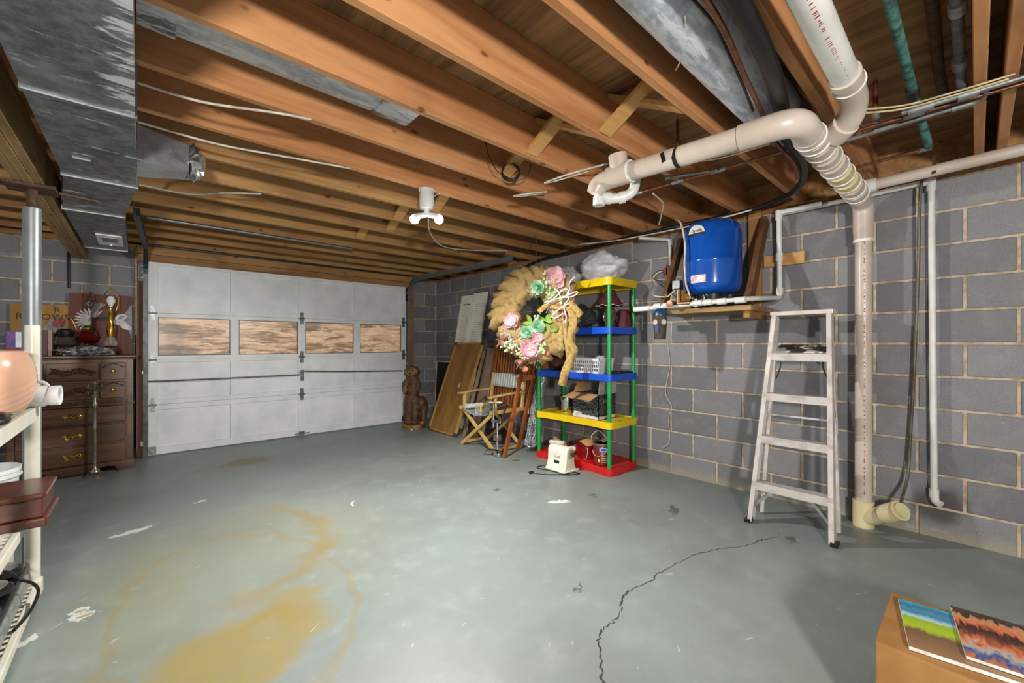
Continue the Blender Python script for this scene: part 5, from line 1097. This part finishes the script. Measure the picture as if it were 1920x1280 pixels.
# on the dresser
DT = 1.092
ar = thing('painted_board', 'red-brown plank board painted with a white feathered bird leaning on the wall', 'wall art', (-.28, 5.88, DT))
for i in range(5): MB().box(-.515+i*.0925, -.515+(i+1)*.0925-.002, 5.868, 5.884, DT+.001, 1.70).build('plank', m_redart, ar, smooth=0)
def paint(pts, mat, par, y=5.8672, nm='painted_shape'): return MB().prism(pts, (0, y, 0), (1, 0, 0), (0, 0, 1), (0, .0008, 0)).build(nm, mat, par, smooth=0)
def ell(cx_, cz_, rx, rz_, a=0, n=14): return [(cx_+rx*math.cos(t)*math.cos(a)-rz_*math.sin(t)*math.sin(a), cz_+rx*math.cos(t)*math.sin(a)+rz_*math.sin(t)*math.cos(a)) for t in [2*PI*i/n for i in range(n)]]
m_gpaint = plain('grey_paint', '8f9192', .6)
for k in range(13): a = .9+k*.28; paint(ell(-.36+.075*math.cos(a), 1.44+.075*math.sin(a), .05, .009, a), m_wpaint, ar, 5.8672-.0002*k)
for k in range(10): a = 1.2-k*.16; paint(ell(-.35+.02*k*.3, 1.50+.012*k, .045, .007, a), m_gpaint, ar, 5.8650-.0002*k)
paint(ell(-.375, 1.60, .028, .024), m_gpaint, ar, 5.8625); paint(ell(-.372, 1.603, .007, .006), m_kpaint, ar, 5.862)
paint(ell(-.145, 1.47, .05, .035, .6), m_wpaint, ar, 5.8652); paint(ell(-.105, 1.38, .05, .03, -.5), m_wpaint, ar, 5.865); paint(ell(-.15, 1.42, .055, .03, -.1), m_wpaint, ar, 5.8648); paint(ell(-.09, 1.43, .018, .04, .2), m_gpaint, ar, 5.8645); paint(ell(-.14, 1.475, .028, .014, .6), m_gpaint, ar, 5.8643)
paint([(-.12, 1.5), (-.06, 1.62), (-.058, 1.25), (-.08, 1.33)], m_gpaint, ar, 5.8668); paint(ell(-.25, 1.455, .10, .02, .05), m_kpaint, ar, 5.866)
ya = thing('painted_board', 'yellow plank board with black lettering and a red and white bird', 'wall art', (-.70, 5.9, DT))
for i in range(4): MB().box(-.895+i*.094, -.895+(i+1)*.094-.002, 5.888, 5.902, DT+.001, 1.575).build('plank', m_yart, ya, smooth=0)
lettering('lettering', 'TH     R', .075, (-.70, 5.887, 1.525), (1, 0, 0), UZ, m_kpaint, ya, squash=1.0); lettering('lettering', 'R     OWS', .085, (-.69, 5.887, 1.455), (1, 0, 0), UZ, m_kpaint, ya, squash=.95)
paint(ell(-.63, 1.36, .05, .075, -.5), m_gpaint, ya, 5.8872); paint(ell(-.585, 1.40, .045, .055, -.3), m_rpaint, ya, 5.8866); paint(ell(-.60, 1.33, .06, .03, .3), m_gpaint, ya, 5.886)
bl = thing('brass_lamp', 'tall brass table lamp with bare white bulb and harp on the dresser', 'lamp', (-.21, 5.62, DT))
bc = (-.21, 5.62, 0)
MB().lathe([(.055, DT+.001), (.075, DT+.02), (.06, DT+.06), (.035, DT+.09), (.03, DT+.10)], bc, 8).build('foot', m_ruby, bl, label='dark red faceted glass foot')
MB().lathe([(.042, 1.18), (.05, 1.20), (.035, 1.25), (.02, 1.28)], bc, 8).build('glass_block', m_glass, bl)
MB().lathe([(.018, 1.19), (.024, 1.27), (.034, 1.32), (.03, 1.37), (.016, 1.42), (.018, 1.43), (.015, 1.49), (.022, 1.50), (.024, 1.55), (.016, 1.56)], bc, 18).build('column', m_brass, bl)
MB().lathe([(.012, 1.555), (.016, 1.575), (.033, 1.61), (.034, 1.635), (.02, 1.665), (.0, 1.67)], bc, 18).build('bulb', m_frost, bl)
MB().tube(curve([(-.245, 5.62, 1.52), (-.262, 5.62, 1.60), (-.255, 5.62, 1.68), (-.21, 5.62, 1.735), (-.165, 5.62, 1.68), (-.158, 5.62, 1.60), (-.175, 5.62, 1.52)], 6), .0035, 6).build('harp', m_brass, bl)
MB().sph((-.21, 5.62, 1.745), .01, 8, 6).build('finial', m_brass, bl)
for nm, lb, cx_, cy_, mt, sc_, capm in (('oil_lamp', 'ruby glass oil lamp with dark red bowl on the dresser', -.375, 5.60, m_ruby, 1, m_brass), ('oil_lamp', 'low smoked glass oil lamp with black collar on the dresser', -.52, 5.665, m_smoke, 1.0, m_blk2)):
    t = thing(nm, lb, 'oil lamp', (cx_, cy_, DT)); c0 = (cx_, cy_, DT)
    if capm is m_brass:
        MB().lathe([(.055, .001), (.05, .02), (.018, .05), (.016, .11)], c0, 20).build('foot', mt, t); MB().lathe([(.016, .11), (.06, .14), (.078, .18), (.06, .22), (.03, .24)], c0, 24).build('bowl', mt, t)
        MB().lathe([(.03, .24), (.034, .25), (.03, .27), (.02, .285)], c0, 16).build('burner', capm, t); MB().lathe([(.022, .275), (.034, .31), (.028, .35), (.022, .38)], c0, 20).build('chimney', m_glass, t)
    else:
        MB().lathe([(.052, .001), (.05, .05), (.035, .07)], c0, 20).build('foot', m_blk2, t); MB().lathe([(.035, .07), (.085, .10), (.095, .135), (.08, .165), (.045, .18)], c0, 24).build('bowl', mt, t)
        MB().lathe([(.05, .18), (.06, .20), (.062, .23), (.04, .25)], c0, 20).build('collar', m_blk2, t)
        MB().tube(curve([(cx_-.055, cy_, DT+.22), (cx_-.03, cy_, DT+.33), (cx_+.03, cy_, DT+.35), (cx_+.07, cy_, DT+.25)], 6), .003, 6).build('handle', m_brass, t)
blob('plastic_wrap', (-.36, 5.455, 1.125), (.16, .05, .045), plain('silver_wrap', 'a9abad', .25, .5, '4c4d4f', 40), 'crumpled silvery plastic wrap lying along the dresser front', 'wrap', 4.4, .5, 3.5, 34, DT+.001, sharp=True)
t = thing('metal_dish', 'dark scalloped metal dish behind the smoked oil lamp', 'dish', (-.75, 5.74, DT)); MB().lathe([(.04, .001), (.05, .12), (.10, .19), (.12, .21), (.105, .2), (.05, .13)], (-.75, 5.74, DT), 22, fn=lambda a, z: 1+.07*math.sin(5*a)).build('bowl', m_iron, t)
t = thing('photo_box', 'thin dusty pink box standing on the dresser behind the white shelf', 'box', (-.66, 5.52, DT)); MB().box(-.72, -.615, 5.50, 5.56, DT+.001, 1.32).build('case', plain('dark_red_card', '4a2620', .5), t, bevel=.004); MB().box(-.615, -.59, 5.495, 5.565, DT+.001, 1.325).build('spine', plain('dusty_pink', 'a58a82', .6), t, bevel=.003)
t = thing('small_carton', 'small purple and red printed carton on the dresser edge', 'box', (-.86, 5.45, DT)); MB().box(-.845, -.755, 5.40, 5.47, DT+.001, 1.31).build('carton', plain('purple_print', '4a2a78', .45, 0, '7a3a8a', 14), t, bevel=.002); MB().box(-.846, -.754, 5.399, 5.471, DT+.002, 1.16).build('print_band', m_rpaint, t, smooth=0); MB().box(-.79, -.757, 5.3988, 5.40, 1.17, 1.30).build('print_patch', m_jug, t, smooth=0)
# silver stand
ss = thing('silver_stand', 'slim pewter candle stand with a snowflake top before the dresser', 'stand', (-.30, 5.28, 0))
S0 = (-.30, 5.27, 0)
MB().lathe([(.075, .001), (.075, .012), (.06, .022), (.062, .03), (.035, .045), (.03, .06), (.014, .075), (.011, .10), (.011, .42), (.015, .43), (.011, .45), (.010, .62), (.016, .63), (.018, .66), (.010, .68), (.010, .77)], S0, 20).build('stem', m_silver, ss)
mb = MB(); 
for k in range(6):
    a = PI/6+k*PI/3; d = Vector((math.cos(a), 0, math.sin(a))); c = Vector((-.30, 5.26, .79)); mb.tube([c, c+d*.075], .0045, 6)
    for s in (-1, 1):
        e = Vector((math.cos(a+s*.8), 0, math.sin(a+s*.8))); mb.tube([c+d*.045, c+d*.045+e*.026], .0035, 6)
mb.build('snowflake', m_silver, ss)
# dark cable on the back wall and conduit by the jamb
MB().tube([(-.52, YB-.017, 1.75), (-.525, YB-.017, 2.21)], .011, 8).solo('black_cable', m_black, 'black cable dropping down the block wall behind the painted boards', 'cable')
MB().tube(curve([(-.028, 5.88, 1.3), (-.03, 5.885, 1.05), (-.035, 5.89, .9), (-.028, 5.885, .6), (-.03, 5.885, .1)], 6), .006, 8).solo('jamb_cable', m_black, 'thin black cable running down beside the door jamb', 'cable')
# ------------------------------------------------------------------ white shelf rack at the left
ws = thing('white_shelf', 'white plastic shelving rack loaded with household goods near the steel post', 'shelf', (-.60, 2.55, 0))
X1, X0s, Y1s, Y0s = -.355, -.80, 2.99, 2.05
for px_ in (X1-.026, X0s+.026):
    for py_ in (Y1s-.026, Y0s+.026): MB().cyl((px_, py_, 0), (px_, py_, 1.285), .026, n=20).build('post', m_offw, ws)
for px_ in (X1-.034,):
    for py_ in (Y1s-.034,): MB().box(X1-.058, X1+.006, Y1s-.058, Y1s+.006, .0, .08).build('post_foot', m_offw, ws, bevel=.01)
for z0, z1 in ((.02, .062), (.41, .452), (.845, .905)):
    MB().box(X1-.022, X1, Y0s, Y1s-.07, z0, z1).build('front_rim', m_offw, ws, smooth=0, bevel=.004); MB().box(X0s, X0s+.022, Y0s, Y1s-.07, z0, z1).build('rear_rim', m_offw, ws, smooth=0)
    MB().box(X0s+.07, X1-.07, Y1s-.022, Y1s, z0, z1).build('end_rim', m_offw, ws, smooth=0, bevel=.004)
    for i in range(22):
        y = Y0s+.02+i*.042; MB().box(X0s+.02, X1-.02, y, y+.022, z1-.014, z1-.003).build('slat', m_offw, ws, smooth=0)
ZT = .903
pv = thing('peach_vase', 'glossy peach ceramic pot with diagonal grooves on the white rack', 'pot', (-.52, 2.60, ZT))
def groove(a, z):
    k = 1
    for j in range(4):
        t_ = z-(ZT+.06+.028*j)-.075*math.sin(a+.2)
        k -= .014*math.exp(-(t_/.0045)**2)
    return k
prof = [(.0, 0), (.115, .0), (.14, .012)]+[(.125+.085*math.sin(PI*(.10+.80*i/50))**.45, .02+.245*i/50) for i in range(51)]+[(.13, .268), (.10, .275), (.07, .276), (.06, .262), (.0, .262)]
MB().lathe([(r, ZT+z) for r, z in prof], (-.535, 2.64, 0), 90, fn=groove).build('body', m_peach, pv, smooth=60)
jg = thing('clear_jug', 'milky white plastic jug lying beside the peach pot', 'jug', (-.36, 2.93, ZT))
MB().lathe([(.0, 0), (.045, .0), (.05, .008), (.05, .09), (.044, .098), (.042, .106), (.046, .108), (.046, .14), (.036, .14), (.034, .115), (.0, .11)], (-.42, 2.885, .956), 28, (1, -.12, 0)).build('body', m_jug, jg)
MB().tube(curve([(-.385, 2.88, 1.0), (-.365, 2.878, 1.02), (-.335, 2.874, 1.018), (-.32, 2.873, .998)], 6), .008, 8).build('handle', m_white, jg)
t = thing('black_goggles', 'black plastic goggles lying on the top of the white rack', 'goggles', (-.42, 2.44, ZT))
MB().sph((-.40, 2.36, .928), (.038, .075, .024), 18, 10).build('lens', m_blk2, t); MB().tube(curve([(-.385, 2.435, .918), (-.37, 2.38, .918), (-.372, 2.32, .918), (-.40, 2.27, .918)], 6), .013, 8).build('frame', m_black, t)
ch = thing('mahogany_chest', 'polished mahogany flatware chest sticking out of the white rack', 'chest', (-.55, 2.67, .453))
CZ = .374; ang = -.05
def cbx(x0, x1, y0, y1, z0, z1, nm, b=.006): MB().box(x0, x1, y0, y1, z0, z1).build(nm, m_mahog, ch, smooth=0, bevel=b)
cbx(-.78, -.295, 2.525, 2.82, .49, .565, 'case'); cbx(-.79, -.285, 2.515, 2.83, .565, .59, 'lid', .012); cbx(-.785, -.282, 2.512, 2.833, .453, .49, 'plinth_moulding', .008)
t = thing('white_tub', 'white plastic tub with rim standing behind the mahogany chest', 'tub', (-.56, 3.24, 0))
MB().lathe([(.0, .002), (.12, .002), (.145, .56), (.152, .565), (.152, .585), (.14, .585), (.135, .56), (.112, .02), (.0, .02)], (-.60, 3.20, 0), 30).build('tub', m_jug, t); MB().tube([(-.60+.15*math.cos(a), 3.20+.15*math.sin(a), .545) for a in [2*PI*i/32 for i in range(32)]], .006, 6, True).build('rim', m_white, t)
ap = thing('twin_hot_plate', 'black twin-lid electric griddle on the bottom of the white rack', 'appliance', (-.58, 2.5, .072))
MB().box(-.70, -.385, 2.15, 2.915, .064, .135).build('body', plain('grey_enamel', '8a8d8a', .35), ap, smooth=0, bevel=.01)
MB().box(-.705, -.39, 2.145, 2.92, .135, .165).build('top_plate', m_blk2, ap, smooth=0, bevel=.008)
for y in (2.83, 2.64, 2.42):
    MB().lathe([(.0, .166), (.06, .166), (.085, .185), (.085, .198), (.075, .206), (.0, .21)], (-.475, y, 0), 28, sy=.95).build('lid', m_blk2, ap); MB().lathe([(.05, .207), (.07, .209), (.07, .212), (.05, .2125), (.0, .2125)], (-.475, y, 0), 28, sy=.95).build('lid_disc', m_silver, ap)
MB().tube(curve([(-.47, 2.80, .215), (-.42, 2.74, .222), (-.38, 2.66, .21), (-.345, 2.70, .16), (-.335, 2.74, .10), (-.345, 2.62, .075), (-.37, 2.50, .072)], 8), .006, 8).build('cord', m_black, ap)
# ------------------------------------------------------------------ carton and magazines in the foreground
bxz = .32
fb = thing('cardboard_box', 'brown cardboard carton with magazines lying on its closed top', 'box', (1.82, -.1, 0))
m_card2 = plain('brown_carton', '9a6f3a', .7, 0, '885f2e', 5)
MB().box(1.636, 1.996, -.45, .197, .0, bxz-.004).build('body', m_card2, fb, smooth=0, bevel=.004)
MB().box(1.636, 1.814, -.45, .197, bxz-.004, bxz).build('flap', m_card2, fb, smooth=0); MB().box(1.818, 1.996, -.45, .197, bxz-.004, bxz).build('flap', m_card2, fb, smooth=0)
def cover(name, bands, axis, lo, hi, blotch=.06):
    t = NT(name); co = t.coords(); s = t.new('ShaderNodeSeparateXYZ'); t.lk(co, s.inputs[0])
    n = t.noise(co, 14, 4, .6); n2 = t.noise(t.vmath('MULTIPLY', co, (1, 3.5, 1)), 11, 4, .6, 1.0)
    v = t.math('ADD', s.outputs[axis], t.math('MULTIPLY', t.math('SUBTRACT', n2, .5), blotch))
    r = t.new('ShaderNodeValToRGB'); mr = t.new('ShaderNodeMapRange'); t.lk(v, mr.inputs[0]); mr.inputs[1].default_value = lo; mr.inputs[2].default_value = hi; t.lk(mr.outputs[0], r.inputs[0])
    e = r.color_ramp.elements
    e[0].position = bands[0][0]; e[0].color = (*lin(bands[0][1]), 1); e[1].position = bands[1][0]; e[1].color = (*lin(bands[1][1]), 1)
    for p, c in bands[2:]: x = e.new(p); x.color = (*lin(c), 1)
    return t.done(r.outputs[0], .22, 0, .5)
def magazine(name, label, c, z, w_, h_, th, rz, mat):
    t = thing(name, label, 'magazine', (c[0], c[1], z)); t.rotation_euler = (0, 0, rz)
    MB().box(-h_/2, h_/2, -w_/2, w_/2, .001, th-.001).build('pages', m_paper, t, world=False, smooth=0)
    MB().box(-h_/2, h_/2, -w_/2, w_/2, th-.001, th).build('cover', mat, t, world=False, smooth=0); return t
m1 = cover('landscape_cover', [(0, '8d6b4a'), (.36, '6d4f35'), (.44, '9db51f'), (.62, '8aa81c'), (.66, 'a9c6d6'), (.74, '2a7d9b'), (.82, '4c7f9c'), (.9, '1f6f90'), (1, '3f9bb5')], 0, -.145, .145, .06)
m2 = cover('food_cover', [(0, 'b3703f'), (.12, '1d4a86'), (.25, 'a9a49a'), (.36, 'c46a3a'), (.5, '5a2c1c'), (.62, '24120d'), (.7, 'c8643a'), (.82, 'b98a5c'), (.9, '2a1a14'), (1, '4a2c1e')], 0, -.145, .145, .17)
magazine('magazine', 'magazine with a blue, green and brown landscape cover partly under another', (1.815, .045), bxz+.001, .215, .285, .012, .17, m1)
magazine('magazine', 'magazine with a dark orange food cover lying on top', (1.86, -.075), bxz+.014, .225, .29, .010, .13, m2)

for base, g in (('copper_pipe', 'copper water pipes under the joists'), ('electric_cable', 'cables strung along the joists'), ('magazine', 'magazines on the carton'), ('plastic_bag', 'bags on the top shelf'), ('paper_roll', 'rolls of paper'), ('oil_lamp', 'oil lamps on the dresser'), ('painted_board', 'painted boards on the dresser'), ('plank', 'planks leaning on the wall'), ('wooden_pole', 'leaning poles')):
    for o in bpy.data.objects:
        if o.parent is None and o.name.split('.')[0] == base: o['group'] = g
